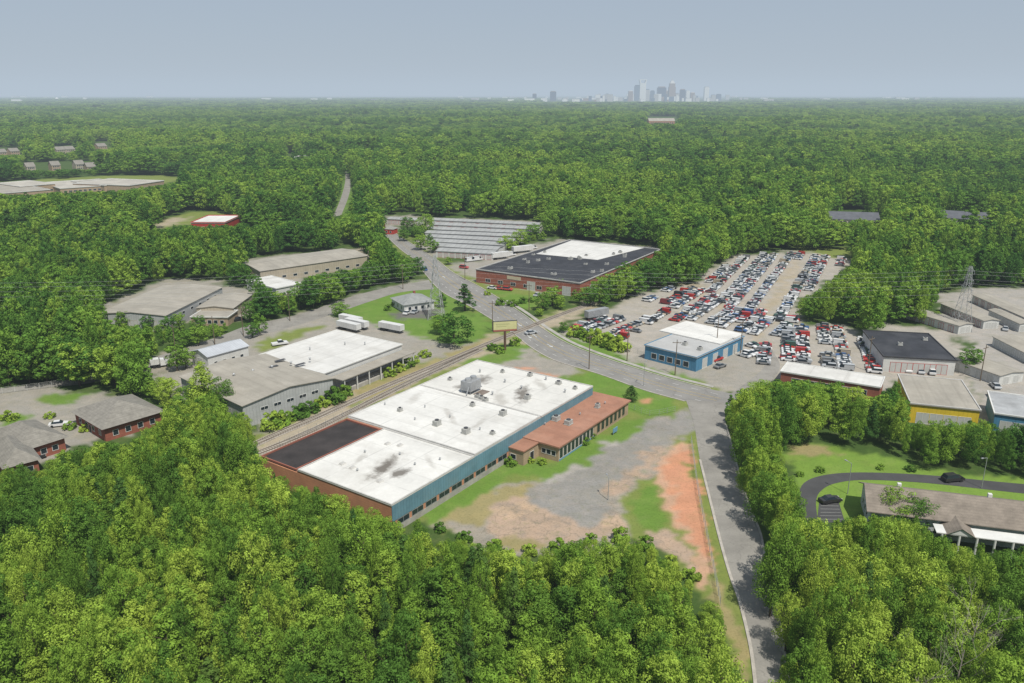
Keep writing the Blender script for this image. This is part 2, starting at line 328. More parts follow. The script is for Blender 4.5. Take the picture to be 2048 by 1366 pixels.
def marks(rd,t,w,s0,s1,mat,dash=None):
    if dash is None: rd.strip('road_marking',t-w,t+w,s0,s1,rd.z+.015,mat,rd.o)
    else:
        mb=MB();x=s0
        while x<s1:
            a0,a1,b0,b1=rd.pt(x,t-w),rd.pt(x+dash,t-w),rd.pt(x,t+w),rd.pt(x+dash,t+w);mb.add([(*a,rd.z+.015) for a in(a0,a1,b1,b0)],[(3,2,1,0)]);x+=dash*2.8
        mb.build('road_marking',mat,rd.o)
marks(road,.42,.006,.0,.92,line_yellow);marks(road,.58,.006,.0,.92,line_yellow)
marks(road,.21,.007,.0,.92,line_white,.006);marks(road,.79,.007,.0,.92,line_white,.006)
def arrow(rd,s,t,flip=1):
    a=rd.pt(s,t);b=rd.pt(s+.004,t);d=b-a;d/=np.linalg.norm(d);d*=flip;nn=np.array([-d[1],d[0]])
    pl=[(-1.6,-.12),(.4,-.12),(.4,-.55),(1.6,0),(.4,.55),(.4,.12),(-1.6,.12)]
    MB().add([(*(a+d*x*1.3+nn*y*1.3),rd.z+.02) for x,y in pl],[tuple(range(7))]).build('lane_arrow',line_white,rd.o)
for s_,t_,f_ in((.66,.5,1),(.70,.5,-1),(.735,.5,1),(.70,.3,1),(.50,.5,1),(.42,.5,-1)): arrow(road,s_,t_,f_)
SL=[(1372,800),(1388,850),(1400,920),(1420,1000),(1440,1080),(1460,1150),(1478,1200),(1500,1290),(1512,1380)]
SR=[(1448,805),(1452,850),(1466,900),(1482,960),(1502,1020),(1522,1070),(1532,1130),(1545,1190),(1562,1260),(1580,1380)]
street=Road('side_street',SL,SR,.05,asphalt2,80,'plain grey side street running down from the junction')
ribbon('kerb',[P(u,v) for u,v in SL[2:]],.5,0,.17,kerbm,parent=street.o)
ribbon('kerb',[P(u,v) for u,v in SR[1:]],.35,0,.17,kerbm,parent=street.o)
ribbon('kerb',[P(u,v) for u,v in ML[:13]],.35,0,.15,kerbm,parent=road.o,off=-.3,n=120)
ribbon('kerb',[P(u,v) for u,v in MR[:12]],.35,0,.15,kerbm,parent=road.o,off=.3,n=120)
struct(ribbon('pavement',[P(u,v) for u,v in MR[5:12]],1.5,0,.1,concrete,off=2.2,n=80))
LL=[(-100,800),(100,775),(200,762),(345,720),(450,690),(560,660),(660,630),(740,603),(800,585),(868,578)]
LR=[(-100,788),(100,765),(200,747),(350,702),(440,672),(500,650),(600,628),(700,594),(780,574),(858,560)]
Road('back_street',LL,LR,.025,asphalt2,90,'pale grey back street passing the left warehouses')
Road('distant_road',[(667,432),(682,395),(690,365),(691,343)],[(682,432),(698,390),(701,365),(696,343)],.02,asphalt2,30,'straight stretch of road seen through the trees far behind')
Road('driveway',[(1598,1045),(1598,1000),(1606,968),(1645,951),(1720,945),(1850,950),(2000,964),(2200,982)],[(1636,1045),(1632,1003),(1642,982),(1670,967),(1730,960),(1850,966),(2000,982),(2200,1004)],.03,black_asphalt,60,'black curving driveway behind the brown-roofed building')
Road('yard_drive',[(1440,800),(1480,775),(1530,730),(1500,705)],[(1500,800),(1530,775),(1560,735),(1545,700)],.022,asphalt2,20,'grey entrance drive to the car yard')
pp=Road('parking_lot',[(1634,1045),(1638,1005)],[(1690,1045),(1678,1006)],.02,black_asphalt,6,'small black parking lot beside the curved driveway')
for k in range(5): pp.strip('bay_line',.1,.95,.15+.17*k,.158+.17*k,.035,line_white,pp.o,3)
# ------------------------------------------------------------ railway
rust=M('rail_steel',(.24,.19,.155),.5,.2,metal=.3);tie=M('tie_timber',(.20,.175,.145),.9,.3);ballast=M('ballast_stone',(.35,.315,.27),.95,.25,.4,6.)
def track(label,pts):
    px=[P(u,v) for u,v in pts]
    r=struct(ribbon('railway_track',px,2.9,0,.15,ballast,n=120),label,'railway')
    p=smooth(px,2000);L=np.sum(np.linalg.norm(np.diff(p,axis=0),axis=1));p=smooth(px,int(L/.75));mb=MB()
    d=np.gradient(p,axis=0);d/=np.linalg.norm(d,axis=1)[:,None]
    for a,t in zip(p,d):
        nn=np.array([-t[1],t[0]]);q=[a-nn*1.2-t*.12,a+nn*1.2-t*.12,a+nn*1.2+t*.12,a-nn*1.2+t*.12]
        mb.add([(*c,.15) for c in q]+[(*c,.21) for c in q],[(7,6,5,4),(0,1,5,4),(2,3,7,6),(1,2,6,5),(3,0,4,7)])
    s=mb.build('sleeper',tie,r);s['kind']='stuff'
    ribbon('rail',px,.09,.21,.34,rust,n=120,parent=r,off=-.72);ribbon('rail',px,.09,.21,.34,rust,n=120,parent=r,off=.72)
track('single railway track running past the white-roofed warehouse to the road crossing',[(440,925),(530,880),(640,832),(760,778),(880,728),(1000,678),(1060,654),(1110,634),(1190,605),(1240,590)])
track('second railway track curving away from the main line beside the warehouse',[(470,925),(560,890),(650,850),(745,802),(830,760),(900,728),(960,700)])
# ------------------------------------------------------------ buildings
wcache={}
def winmesh(w,h,fm,kind):
    k=(round(w,2),round(h,2),fm.name,kind)
    if k not in wcache:
        a=MB();t=.09
        a.box(-w/2,w/2,-.06,.0,0,t).box(-w/2,w/2,-.06,0,h-t,h).box(-w/2,-w/2+t,-.06,0,t,h-t).box(w/2-t,w/2,-.06,0,t,h-t)
        nb_=max(1,round(w/1.4))
        for i in range(1,nb_): x=-w/2+w*i/nb_;a.box(x-.04,x+.04,-.055,0,t,h-t)
        b=MB().box(-w/2+t,w/2-t,-.03,-.004,t,h-t)
        wcache[k]=(a.mesh('window',fm),b.mesh('pane',glass if kind=='window' else (roller if kind=='roller_door' else rolldark)))
    return wcache[k]
class Bld:
    def __init__(s,name,label,cat,A,B,D,z,group=None,depth=None):
        a,b=np.array(P(*A,z)),np.array(P(*B,z));e=b-a;s.w=np.linalg.norm(e);e/=s.w;nn=np.array([-e[1],e[0]])
        s.l=depth if depth else abs(np.dot(np.array(P(*D,z))-a,nn));s.o=a;s.e=e;s.n=nn;s.z=z;s.ang=math.atan2(e[1],e[0])
        s.root=thing(name,label,cat,(a[0],a[1],0),s.ang,group)
    def loc(s,u,v,z=None):
        p=np.array(P(u,v,s.z if z is None else z))-s.o;return np.dot(p,s.e),np.dot(p,s.n)
    def walls(s,mat,z=None):
        z=z or s.z
        return MB().box(0,s.w,0,s.l,-.1,z-.01).build('wall',mat,s.root)
    def flat(s,mat,z=None,x0=0,x1=None,y0=0,y1=None,over=.2,par=.3,trim=None,th=.22,name='roof'):
        z=z or s.z;x1=s.w if x1 is None else x1;y1=s.l if y1 is None else y1
        x0-=over;x1+=over;y0-=over;y1+=over
        r=MB().box(x0,x1,y0,y1,z,z+th).build(name,mat,s.root)
        if par:
            t=.28;a=z+th+.002;b=a+par
            MB().box(x0,x1,y0,y0+t,a,b).box(x0,x1,y1-t,y1,a,b).box(x0,x0+t,y0+t,y1-t,a,b).box(x1-t,x1,y0+t,y1-t,a,b).build('parapet',trim or white_trim,s.root)
        return r
    def gable(s,mat,wallmat,axis='x',rise=2.,over=.5,z=None):
        z=z or s.z;L,S=(s.w,s.l) if axis=='x' else (s.l,s.w)
        mp=(lambda a,t,h:(a,t,h)) if axis=='x' else (lambda a,t,h:(t,a,h))
        k=rise/(S/2);sec=[(-over,z-over*k),(S/2,z+rise),(S+over,z-over*k)];T=.18
        vs=[mp(a,t,h+dz) for a in(-over,L+over) for t,h,dz in[(*q,0.02) for q in sec]+[(*q,T) for q in sec[::-1]]]
        fs=[tuple(range(6)),tuple(range(11,5,-1))]+[(i,6+i,6+(i+1)%6,(i+1)%6) for i in range(6)]
        r=MB().add(vs,fs).build('roof',mat,s.root)
        if wallmat:
            vs=[mp(a,t,h) for a in(.0,L) for t,h in((0,z-.02),(S/2,z+rise-.03),(S,z-.02))]
            MB().add(vs,[(0,1,2),(5,4,3)]).build('gable_wall',wallmat,s.root)
        return r
    def hip(s,mat,rise=2.5,over=.6,z=None):
        z=z or s.z;x0=y0=-over;x1=s.w+over;y1=s.l+over
        W,L=x1-x0,y1-y0;h=min(W,L)/2
        rd=[(x0+h,(y0+y1)/2),(x1-h,(y0+y1)/2)] if W>=L else [((x0+x1)/2,y0+h),((x0+x1)/2,y1-h)]
        if W<L: vs=[(x1,y0,z),(x1,y1,z),(x0,y1,z),(x0,y0,z)]
        else: vs=[(x0,y0,z),(x1,y0,z),(x1,y1,z),(x0,y1,z)]
        vs+= [(*p,z+rise) for p in rd]
        return MB().add(vs,[(0,1,5,4),(2,3,4,5),(1,2,5),(3,0,4),(3,2,1,0)]).build('roof',mat,s.root)
    def op(s,side,pos,z0,w,h,kind='window',fm=None,off=0):
        a,b=winmesh(w,h,fm or white_trim,kind)
        l={'y0':(pos,-off,z0),'x0':(-off,pos,z0),'x1':(s.w+off,pos,z0),'y1':(pos,s.l+off,z0)}[side];r={'y0':0,'x0':-math.pi/2,'x1':math.pi/2,'y1':math.pi}[side]
        o=obj(kind,a,s.root,l,r);obj('pane' if kind=='window' else 'shutter',b,o);return o
    def ops(s,side,p0,p1,n,z0,w,h,kind='window',fm=None,off=0):
        for k in range(n): s.op(side,p0+(p1-p0)*(k+.5)/n,z0,w,h,kind,fm,off)
unitm=M('rooftop_unit_paint',(.38,.38,.36),.6,.2,1.)
def unit(b,roof,u,v,sx,sy,h,z=None,name='rooftop_unit'):
    z=(b.z if z is None else z)+.23;x,y=b.loc(u,v,z)
    mb=MB();mb.box(-sx/2,sx/2,-sy/2,sy/2,.15,h).box(-sx/2-.1,sx/2+.1,-sy/2-.1,sy/2+.1,0,.14)
    o=mb.build(name,unitm,roof,(x,y,z))
    MB().tube((0,0,h),(0,0,h+.18),min(sx,sy)*.38,n=14).build('fan_guard',dark_metal,roof,(x,y,z+.01))
    return o
def vent(b,roof,u,v,r=.25,h=.8,z=None):
    z=(b.z if z is None else z)+.23;x,y=b.loc(u,v,z)
    MB().tube((0,0,0),(0,0,h),r*.6,n=8).tube((0,0,h),(0,0,h+.25),r*1.2,r*.4,n=10).build('roof_vent',galv,roof,(x,y,z))
# --- main white-roofed warehouse
b=Bld('warehouse','large white-roofed warehouse with blue side wall and brick end wall beside the railway','warehouse',(783,1012),(1185,775),(530,908),6)
blue_clad=M('blue_corrugated',(.12,.24,.30),.6,.2,.3,stripe=('X',.8,.35),stain=(.2,.28,.3))
rust_brick=M('orange_brick',(.50,.235,.135),.9,.2,.3,5.,stripe=('Z',.5,.15),stain=(.38,.2,.125))
MB().box(0,b.w,0,b.l,-.1,5.45).box(0,25.5,0,26.3,5.45,5.98).box(25.5,b.w,0,b.l,5.45,5.98).build('wall',rust_brick,b.root)
MB().box(-.02,b.w+.05,-.09,-.01,2.6,6.).build('blue_cladding',blue_clad,b.root)
MB().box(0,b.w+.03,-.07,-.01,-.1,1.2).build('plinth',concrete,b.root)
b.ops('y0',1,b.w-35,10,1.25,3.4,1.25,'window',galv,.01)
dirt=(.10,.085,.07);mid=(.29,.27,.24)
x,y=b.loc(770,935);x2,y2=b.loc(800,948);x3,y3=b.loc(720,920);x4,y4=b.loc(860,925)
r1m=M('white_membrane_stained',(.62,.612,.585),spots=[(x,y,8,3.2,.25,.5,mid),(x,y,6.,1.7,.25,.85,dirt),(x2,y2,3.,1.9,.0,.85,dirt),(x3,y3,3,1.,.4,.5,mid),(x4,y4,4,.8,.9,.45,mid)],**W_ROOF)
x,y=b.loc(962,762);x2,y2=b.loc(1045,790);x3,y3=b.loc(925,775);x4,y4=b.loc(1000,800);x5,y5=b.loc(1080,770)
r3m=M('white_membrane_dirty',(.57,.56,.53),spots=[(x,y,4.2,3.2,.3,.8,dirt),(x2,y2,6.5,2.2,.5,.85,dirt),(x3,y3,2.8,2.0,0,.7,dirt),(x4,y4,6,2,.7,.55,mid),(x5,y5,5,1.5,.9,.5,mid)],**W_ROOF)
x,y=b.loc(900,835);x2,y2=b.loc(830,800);x3,y3=b.loc(960,850)
r2m=M('white_membrane_grey',(.61,.603,.578),spots=[(x,y,6,1.,.9,.5,mid),(x2,y2,5,1.5,.3,.4,mid),(x3,y3,5,.9,.2,.45,mid)],streak=((.43,.415,.385),(1,.12,1)),**W_ROOF)
trimg=M('grey_flashing',(.47,.46,.44),.6,.2)
dk=M('dark_brown_roof',(.040,.034,.033),.85,.35,.2,stain=(.08,.066,.062))
rA=b.flat(r1m,6,0,25.5,0,25.8,.12,.18,trimg)
rB=b.flat(r2m,6.25,25.9,51.8,0,b.l,.0,.12,trimg)
rC=b.flat(r3m,6.1,52.2,b.w,0,b.l,.12,.18,trimg)
MB().box(25.7,51.9,.0,b.l,5.985,6.24).build('fascia',trimg,b.root)
rD=b.flat(dk,5.47,.3,25.2,26.9,b.l-.1,.1,.35,M('red_flashing',(.27,.10,.07),.8,.2))
cx,cy=b.loc(942,782,6.4)
ct=MB();ct.box(-2.2,2.2,-1.6,1.6,1.2,3.2).box(-2.4,2.4,-1.8,1.8,.85,1.15)
for sx in(-2,2):
    for sy in(-1.4,1.4): ct.tube((sx,sy,0),(sx,sy,.9),.12)
ct.tube((-1.1,0,3.2),(-1.1,0,3.9),.9,.8,14).tube((1.1,0,3.2),(1.1,0,3.9),.9,.8,14).tube((2.2,1,2.2),(3.4,1,.3),.18).tube((-2.2,-1,2.),(-3.2,-1,.2),.18)
ct.build('cooling_tower',galv,rC,(cx,cy,6.34))
for k in range(3): unit(b,rC,955+8*k,795+4*k,1.3,1.0,.9)
MB().box(-2,2,-1.2,1.2,0,.12).build('steel_platform',rust,rC,(cx+.5,cy-3.,6.36))
for (u,v,sx,sy,h) in((1055,798,1.4,1.1,1.1),(1117,768,1.3,1.3,.8),(1060,752,1.2,1.,.9),(1005,745,.9,.9,.7),(1150,778,1.,.9,.7),(900,760,1.,.9,.7)): unit(b,rC,u,v,sx,sy,h,6.1)
for (u,v,sx,sy,h) in((1006,830,1.6,1.2,1.2),(945,812,1.,1.,.9),(874,850,1.7,1.3,1.2),(932,866,1.7,1.3,1.2),(800,822,1.1,.9,.8),(985,868,1.,.9,.7)): unit(b,rB,u,v,sx,sy,h,6.25)
for u,v in((1043,778),(1092,760),(960,745),(1010,765),(985,790),(1130,785)): vent(b,rC,u,v,.3,.8,6.1)
for u,v in((800,910),(730,905),(715,942),(830,930),(880,920)): vent(b,rA,u,v,.22,.4,6.)
for (u,v) in((775,890),(800,893),(685,930),(705,938),(760,965)): 
    x,y=b.loc(u,v);MB().frus((-.7,.7,-.5,.5),(-.5,.5,-.35,.35),0,.35).build('skylight',trimg,rA,(x,y,6.22))
for u,v in((770,810),(830,840),(900,835),(850,815),(960,860)): vent(b,rB,u,v,.2,.5,6.25)
# --- office annex
a=Bld('office_building','low office annex with rust-red roof and white window grid beside the warehouse','office',(1117,895),(1257,803),(1040,876),3.6)
a.l=10.2
redroof=M('rust_red_roof',(.33,.165,.11),.9,.2,.25,stain=(.39,.235,.175),streak=((.22,.115,.08),(1,.2,1)))
a.walls(tan_brick,3.6);ra=a.flat(redroof,3.6,over=.5,par=.0,th=.35)
for k in range(9): a.op('y0',1.2+1.75*k,.5,1.5,2.6,'window')
for k in range(7): a.op('y0',18.6+2.2*k,.6,1.5,2.5,'window',tan_brick)
a.ops('x0',.6,4.6,3,1.2,1.2,1.3,'window')
for u,v,s_ in((1112,840,1.8),(1137,848,1.8),(1195,815,1.2)): unit(a,ra,u,v,s_,s_*.8,1.1,3.75)
for u,v in((1090,850),(1160,830),(1210,808)): vent(a,ra,u,v,.2,.5,3.75)
bluep=M('blue_panel',(.14,.29,.43),.6,.15)
MB().box(.3,16.8,-.03,-.005,.05,.5).build('spandrel_panel',bluep,a.root)
a2=Bld('entrance_block','small tan entrance block at the near end of the office annex','building',(1047,904),(1080,884),(1009,890),3.4)
a2.walls(tan_brick,3.4);a2.flat(redroof,3.4,over=.25,par=0,th=.3);a2.op('y0',a2.w*.5,.0,1.6,2.4,'door')
a2.op('x0',a2.l*.5,.9,1.6,1.3)
# --- left cluster behind the tracks
b=Bld('warehouse','white flat-roofed loading warehouse with tan canopy beyond the railway','warehouse',(648,748),(803,690),(535,706),6)
b.walls(white_wall,6);r=b.flat(white_roof2,6,over=.3,par=.1)
MB().box(2,b.w+1,-5.,-.4,4.3,4.55).build('canopy',tan_roof,b.root)
for k in range(7): MB().box(-.12,.12,-.12,.12,0,4.3).build('canopy_post',white_trim,b.root,(3+k*(b.w-3)/6,-4.7,0))
b.ops('y0',2,b.w-1,6,1.2,3.,2.6,'roller_door');b.ops('x0',2,b.l-2,4,1.,1.6,1.2)
MB().box(3,b.w,-4.2,-.1,0,1.1).build('loading_dock',concrete,b.root)
for u,v in((620,700),(690,690),(730,690)): vent(b,r,u,v)
c_=Bld('warehouse','wide tan low-pitched roof warehouse with pale grey walls beside the tracks','warehouse',(485,812),(665,757),(322,764),6)
c_.walls(grey_wall,6);r=c_.gable(tan_roof,grey_wall,'y',1.4,.4)
c_.ops('x0',3,c_.l-3,3,0,3.5,3.6,'roller_door',grey_wall);c_.ops('y0',4,c_.w-4,5,3.2,2.2,1.)
for k in range(6): vent(c_,r,430+38*k,760-8*k,.35,.6,6.8)
for (u,v) in((560,720),(600,728),(545,733)):
    x,y=c_.loc(u,v,7);MB().box(-1.6,1.6,-.5,.5,0,.12).build('roof_skylight',dark_metal,r,(x,y,6.9))
d_=Bld('shed','small white gabled shed with pale metal roof by the back street','shed',(415,714),(496,692),(386,702),4.2)
d_.walls(white_wall,4.2);d_.gable(M('pale_metal_roof',(.42,.44,.47),.5,.15,stripe=('X',.8,.25)),white_wall,'x',1.3,.35);d_.op('x0',d_.l/2,0,2.6,3,'roller_door');d_.ops('y0',1,d_.w-1,4,1.2,1.2,1.)
def simple(name,label,cat,A,B,D,z,wm,rm,kind='flat',par=.2,rise=1.6,group=None,depth=None,axis='x',over=.3,trim=None):
    q=Bld(name,label,cat,A,B,D,z,group,depth);q.walls(wm,z)
    if kind=='flat': q.roof=q.flat(rm,z,over=over,par=par,trim=trim)
    elif kind=='gable': q.roof=q.gable(rm,wm,axis,rise,over)
    else: q.roof=q.hip(rm,rise,over)
    return q
q=simple('brick_house','brick office house with grey hip roof by the left car park','house',(208,856),(322,822),(112,832),3.6,brick,shingle,'hip',rise=3.4,over=.9)
q.ops('y0',1,q.w-1,4,.9,1.4,1.5);q.ops('x0',1,q.l-1,4,.9,1.4,1.5);q.op('x0',q.l*.5,0,1.2,2.2,'door')
q=simple('brick_house','brick house with grey hip roof at the left edge above the wood','house',(40,902),(128,874),(-60,880),3.4,brick,shingle,'hip',rise=3.,over=.8)
q.ops('y0',1,q.w-1,3,.9,1.4,1.4);q.ops('x0',1,q.l-1,3,.9,1.4,1.4)
q=simple('brick_house','lower brick house with grey hip roof cut by the left edge of the photo','house',(10,935),(75,918),(-80,905),3.4,brick,shingle,'hip',rise=2.6,over=.7);q.ops('y0',1,q.w-1,3,.9,1.4,1.4)
q=simple('warehouse','long tan-roofed shed with grey siding left of the back street','warehouse',(330,632),(444,575),(209,622),6,grey_wall,tan_roof,'gable',rise=.9,axis='x');q.ops('x0',2,q.l-2,3,0,4,4,'roller_door',beige_wall);q.ops('y0',3,q.w-3,6,3.6,2,1)
q=simple('warehouse','small tan-roofed building beside the long tan shed','building',(466,617),(503,590),(400,612),4,beige_wall,tan_roof,'gable',rise=.8);q.ops('x0',1,q.l-1,4,.8,1.6,1.5);q.ops('y0',1,q.w-1,4,.8,1.6,1.5)
q=simple('office_building','low flat-roofed front office of the small tan building','building',(455,636),(475,622),(393,628),3,tan_brick,tan_roof,'flat');q.ops('x0',1,q.l-1,5,.7,1.5,1.5)
q=simple('warehouse','long narrow tan-roofed shed with white end wall among trees at left','warehouse',(520,543),(735,512),(487,524),5.5,beige_wall,tan_roof,'gable',rise=1.);q.ops('x0',1,q.l-1,3,0,3,3.4,'roller_door');q.ops('y0',3,q.w-3,9,1.2,2,1.2)
q=simple('shed','low white flat-roofed shed in front of the long narrow shed','shed',(552,578),(602,568),(525,556),4,white_wall,white_roof2,'flat');q.ops('x0',1,q.l-1,2,0,3,3,'roller_door')
q=simple('house','small grey house with pale hip roof on the lawn by the pylon','house',(808,610),(868,602),(782,596),3.2,white_wall,lightgrey_shingle,'hip',rise=2.6,over=.6);q.ops('y0',1,q.w-1,4,.8,1.3,1.4);q.ops('x0',.6,q.l-.6,3,.8,1.2,1.4)
MB().box(-.4,.4,-.4,.4,0,2.2).build('chimney',brick,q.roof,(q.w*.6,q.l*.6,4.))
b=Bld('brick_warehouse','red brick warehouse with black and white flat roof across the main road','warehouse',(1160,568),(1322,500),(965,536),5.6)
b.walls(brick,5.6);r=b.flat(black_roof,5.6,over=.15,par=.4,trim=trimg)
pts=[b.loc(u,v) for u,v in((1195,521),(1288,497),(1143,482),(1072,509))]
MB().add([(x,y,5.86) for x,y in pts]+[(x,y,5.95) for x,y in pts],[(4,5,6,7),(0,1,5,4),(1,2,6,5),(2,3,7,6),(3,0,4,7)]).build('white_roof_patch',white_roof2,r)
random.seed(4)
for k in range(26):
    u=random.uniform(1010,1250);v=random.uniform(505,552);x,y=b.loc(u,v)
    if 2<x<b.w-2 and 2<y<b.l-2: unit(b,r,u,v,random.uniform(1.2,2.2),random.uniform(1,1.6),random.uniform(.6,1.2))
b.ops('x0',3,b.l-3,7,.8,2.6,1.6);b.op('x0',b.l*.12,0,4,3.8,'roller_door',None,.07);b.op('x0',b.l*.45,0,4,3.8,'roller_door',None,.07);b.ops('y0',4,b.w-4,6,0,3,3.4,'roller_door')
MB().box(-.12,-.02,b.l*.55,b.l*.55+7,3.6,5.).build('wall_sign',M('cream_sign',(.5,.44,.32),.6,.1),b.root)
stor=M('storage_roof',(.31,.315,.31),.55,.15,.2,stripe=('X',3.,.3));ordn=['rearmost short','rearmost','second','third','fourth','fifth','sixth','seventh','front']
for k,(uL,vL,uR,vR) in enumerate([(774,438,835,441),(862,440,1078,450),(858,449,1076,459),(852,458,1062,467),(850,466,1048,474),(852,474,1026,483),(862,483,1008,491),(866,492,994,500),(872,502,986,508)]):
    q=Bld('storage_building','%s grey-roofed self storage row %s'%(ordn[k],'facing the main road with red doors' if k==8 else 'in the block beyond the main road'),'storage building',(uL,vL),(uR,vR),None,3.2,depth=9.2)
    q.walls(white_wall,3.2);q.gable(stor,white_wall,'x',.7,.3)
    q.ops('y0',.5,q.w-.5,int(q.w/3.2) if k>5 else 8,.1,2.2,2.4,'roller_door',red_paint)
q=simple('kiosk','small red-walled office at the head of the storage rows','kiosk',(768,458),(786,459),None,3,red_paint,grey_roof,'hip',depth=6);q.ops('y0',.5,q.w-.5,2,.8,1.2,1.2)
b=Bld('blue_building','blue-walled shop with white and grey roof in front of the car yard','shop',(1393,716),(1487,674),(1293,690),4.4)
b.walls(blue_paint,4.4);r=b.flat(M('grey_membrane',(.40,.40,.395),.7,.15,.15,stain=(.28,.27,.26)),4.4,over=.3,par=.12,trim=blue_paint)
pts=[b.loc(u,v) for u,v in((1440,691),(1486,671),(1372,645),(1318,664))]
MB().add([(x,y,4.66) for x,y in pts]+[(x,y,5.) for x,y in pts],[(4,5,6,7),(0,1,5,4),(1,2,6,5),(2,3,7,6),(3,0,4,7)]).build('raised_roof',white_roof,r)
b.ops('x0',2,b.l-2,5,.8,2.,1.8);b.ops('y0',2,b.w-2,4,0,3.,3.2,'roller_door')
for u,v in((1370,690),(1400,700)): unit(b,r,u,v,1.5,1.2,1.)
q=simple('garage','white-walled garage with black flat roof at the edge of the car yard','garage',(1768,714),(1912,722),(1757,664),4.6,white_wall,black_roof,'flat',par=.25,trim=dark_metal);q.ops('y0',2,q.w-2,5,0,3.2,3.2,'roller_door',red_paint)
for u,v in((1800,690),(1850,680)): unit(q,q.roof,u,v,1.3,1.1,.9)
q=simple('shop','low white-roofed brick shop at the front of the right car lot','shop',(1760,776),(1768,756),(1556,752),3.8,brick,white_roof2,'flat',par=.2);q.ops('x0',3,q.l-3,8,.7,2.4,1.9)
q=simple('workshop','bright yellow workshop with grey flat roof at right','workshop',(1822,808),(1960,822),(1808,752),5,yellow_paint,tan_roof,'flat',par=.2,trim=trimg);q.ops('y0',1.5,q.w-1.5,4,0,3,3,'roller_door')
q=simple('workshop','blue-walled workshop cut by the right edge next to the yellow one','workshop',(1990,828),(2120,846),(1965,783),4.5,blue_paint,M('patchy_roof',(.36,.37,.38),.7,.25,.15,stain=(.17,.17,.17),stainamt=.8),'flat',par=.2);q.ops('y0',1.5,q.w-1.5,4,0,3,3,'roller_door')
for k,(A,B,D,lb) in enumerate([((1918,652),(1946,648),(1878,592),'tan-roofed storage row nearest the pylon at right'),((1968,642),(1999,641),(1934,606),'short tan-roofed storage row in the middle of the right complex'),((2060,640),(2100,640),(2000,590),'tan-roofed storage row at the upper right edge'),((2000,752),(2048,744),(1940,672),'long tan-roofed storage row behind the yellow workshop'),((2062,712),(2130,712),(2018,674),'tan-roofed storage row cut by the right edge'),((2040,648),(2066,648),(2012,620),'narrow tan-roofed storage row at the right edge below the upper one')]):
    q=simple('storage_building',lb,'storage building',A,B,D,3,white_wall,tan_roof,'gable',rise=.5,axis='y');q.ops('x0',1,q.l-1,8,.1,2.2,2.3,'roller_door',red_paint if k<3 else white_trim);q.ops('y0',.8,q.w-.8,2,.1,2.2,2.3,'roller_door')
# lower right lodge
pale_blue=M('pale_siding',(.52,.55,.58),.7,.12,stripe=('Z',.25,.2))
b=Bld('lodge_building','long brown-shingled building with white-columned porch at lower right','building',(1742,1018),(2130,1066),(1712,968),4.4)
b.l=11;b.walls(pale_blue,4.4);b.gable(brown_shingle,pale_blue,'x',2.4,.8);b.ops('y0',2,b.w-2,13,.9,1.3,1.5);b.ops('x0',2,9.5,3,1.2,1.2,1.4)
gx_,_=b.loc(1915,1050,4)
MB().add([(-2.3,-4.25,3.5),(2.3,-4.25,3.5),(0,-4.25,4.7)],[(0,1,2)]).build('porch_gable',white_trim,b.root,(gx_,0,0))
MB().add([(-2.6,-4.5,3.35),(0,-4.5,4.9),(0,2.5,4.9),(-2.6,1.5,3.35),(2.6,-4.5,3.35),(2.6,1.5,3.35)],[(0,1,2,3),(1,4,5,2)]).build('porch_roof',brown_shingle,b.root,(gx_,0,0))
for k in range(9): MB().tube((0,0,0),(0,0,3.3),.22,n=10).build('porch_column',white_trim,b.root,(gx_-3+k*2.9,-4.,0))
MB().box(gx_-4,b.w,-4.2,-.9,3.32,3.5).build('porch_canopy',white_trim,b.root)
for dx_ in(6,22): MB().box(-.35,.35,-.35,.35,0,1.2).build('roof_vent',white_trim,b.root,(dx_,8.,5.5))
# far left buildings
q=simple('restaurant','red-walled building with white roof far left behind the trees','restaurant',(382,446),(450,446),(372,432),5,red_paint,white_roof,'flat',par=.5,trim=red_paint);q.ops('y0',2,q.w-2,5,.8,2,2)
for k,(A,B,D,lb) in enumerate([((120,378),(208,372),(80,366),'middle'),((208,372),(265,367),(180,360),'second'),((258,372),(328,362),(235,356),'right'),((0,388),(100,380),(-40,372),'left'),((40,374),(110,368),(20,365),'rear')]):
    q=simple('school_building','%s flat-roofed tan wing of the school far left'%lb,'school',A,B,D,4.2+.55*k,tan_brick,[school_roof,tan_roof][k%2],'flat',par=.4);q.ops('y0',2,q.w-2,8,1,2.4,1.6)
for k,(u,v,lb) in enumerate([(5,305,'pale gabled house at the far left edge of the woods'),(122,300,'pale gabled house with light roof in the far left woods'),(205,293,'beige gabled house alone in the far left woods'),(62,334,'nearer left grey-roofed house in the far left estate'),(112,331,'nearer middle grey-roofed house in the far left estate'),(160,329,'nearer right grey-roofed house in the far left estate'),(30,303,'second pale house from the left edge in the far woods'),(141,299,'small house just right of the light-roofed one in the far woods'),(183,334,'rightmost grey-roofed house in the far left estate')]):
    q=simple('house',lb,'house',(u-9,v),(u+9,v-1),None,6,beige_wall if k%2 else tan_brick,shingle,'gable',rise=4,depth=12);q.ops('y0',1,q.w-1,4,1,1.4,1.5);q.ops('y0',1,q.w-1,4,3.8,1.4,1.5)
slate=M('slate_roof',(.10,.105,.12),.8,.2)
for A,B,lb in[((1660,438),(1760,441),'dark grey-roofed apartment block left of two in the right woods'),((1880,435),(1978,441),'dark grey-roofed apartment block right of two in the right woods')]:
    q=simple('apartment_building',lb,'apartments',A,B,None,9,beige_wall,slate,'gable',rise=3.5,depth=15);q.ops('y0',2,q.w-2,9,1,2,1.6);q.ops('y0',2,q.w-2,9,4,2,1.6);q.ops('y0',2,q.w-2,9,6.8,2,1.4)
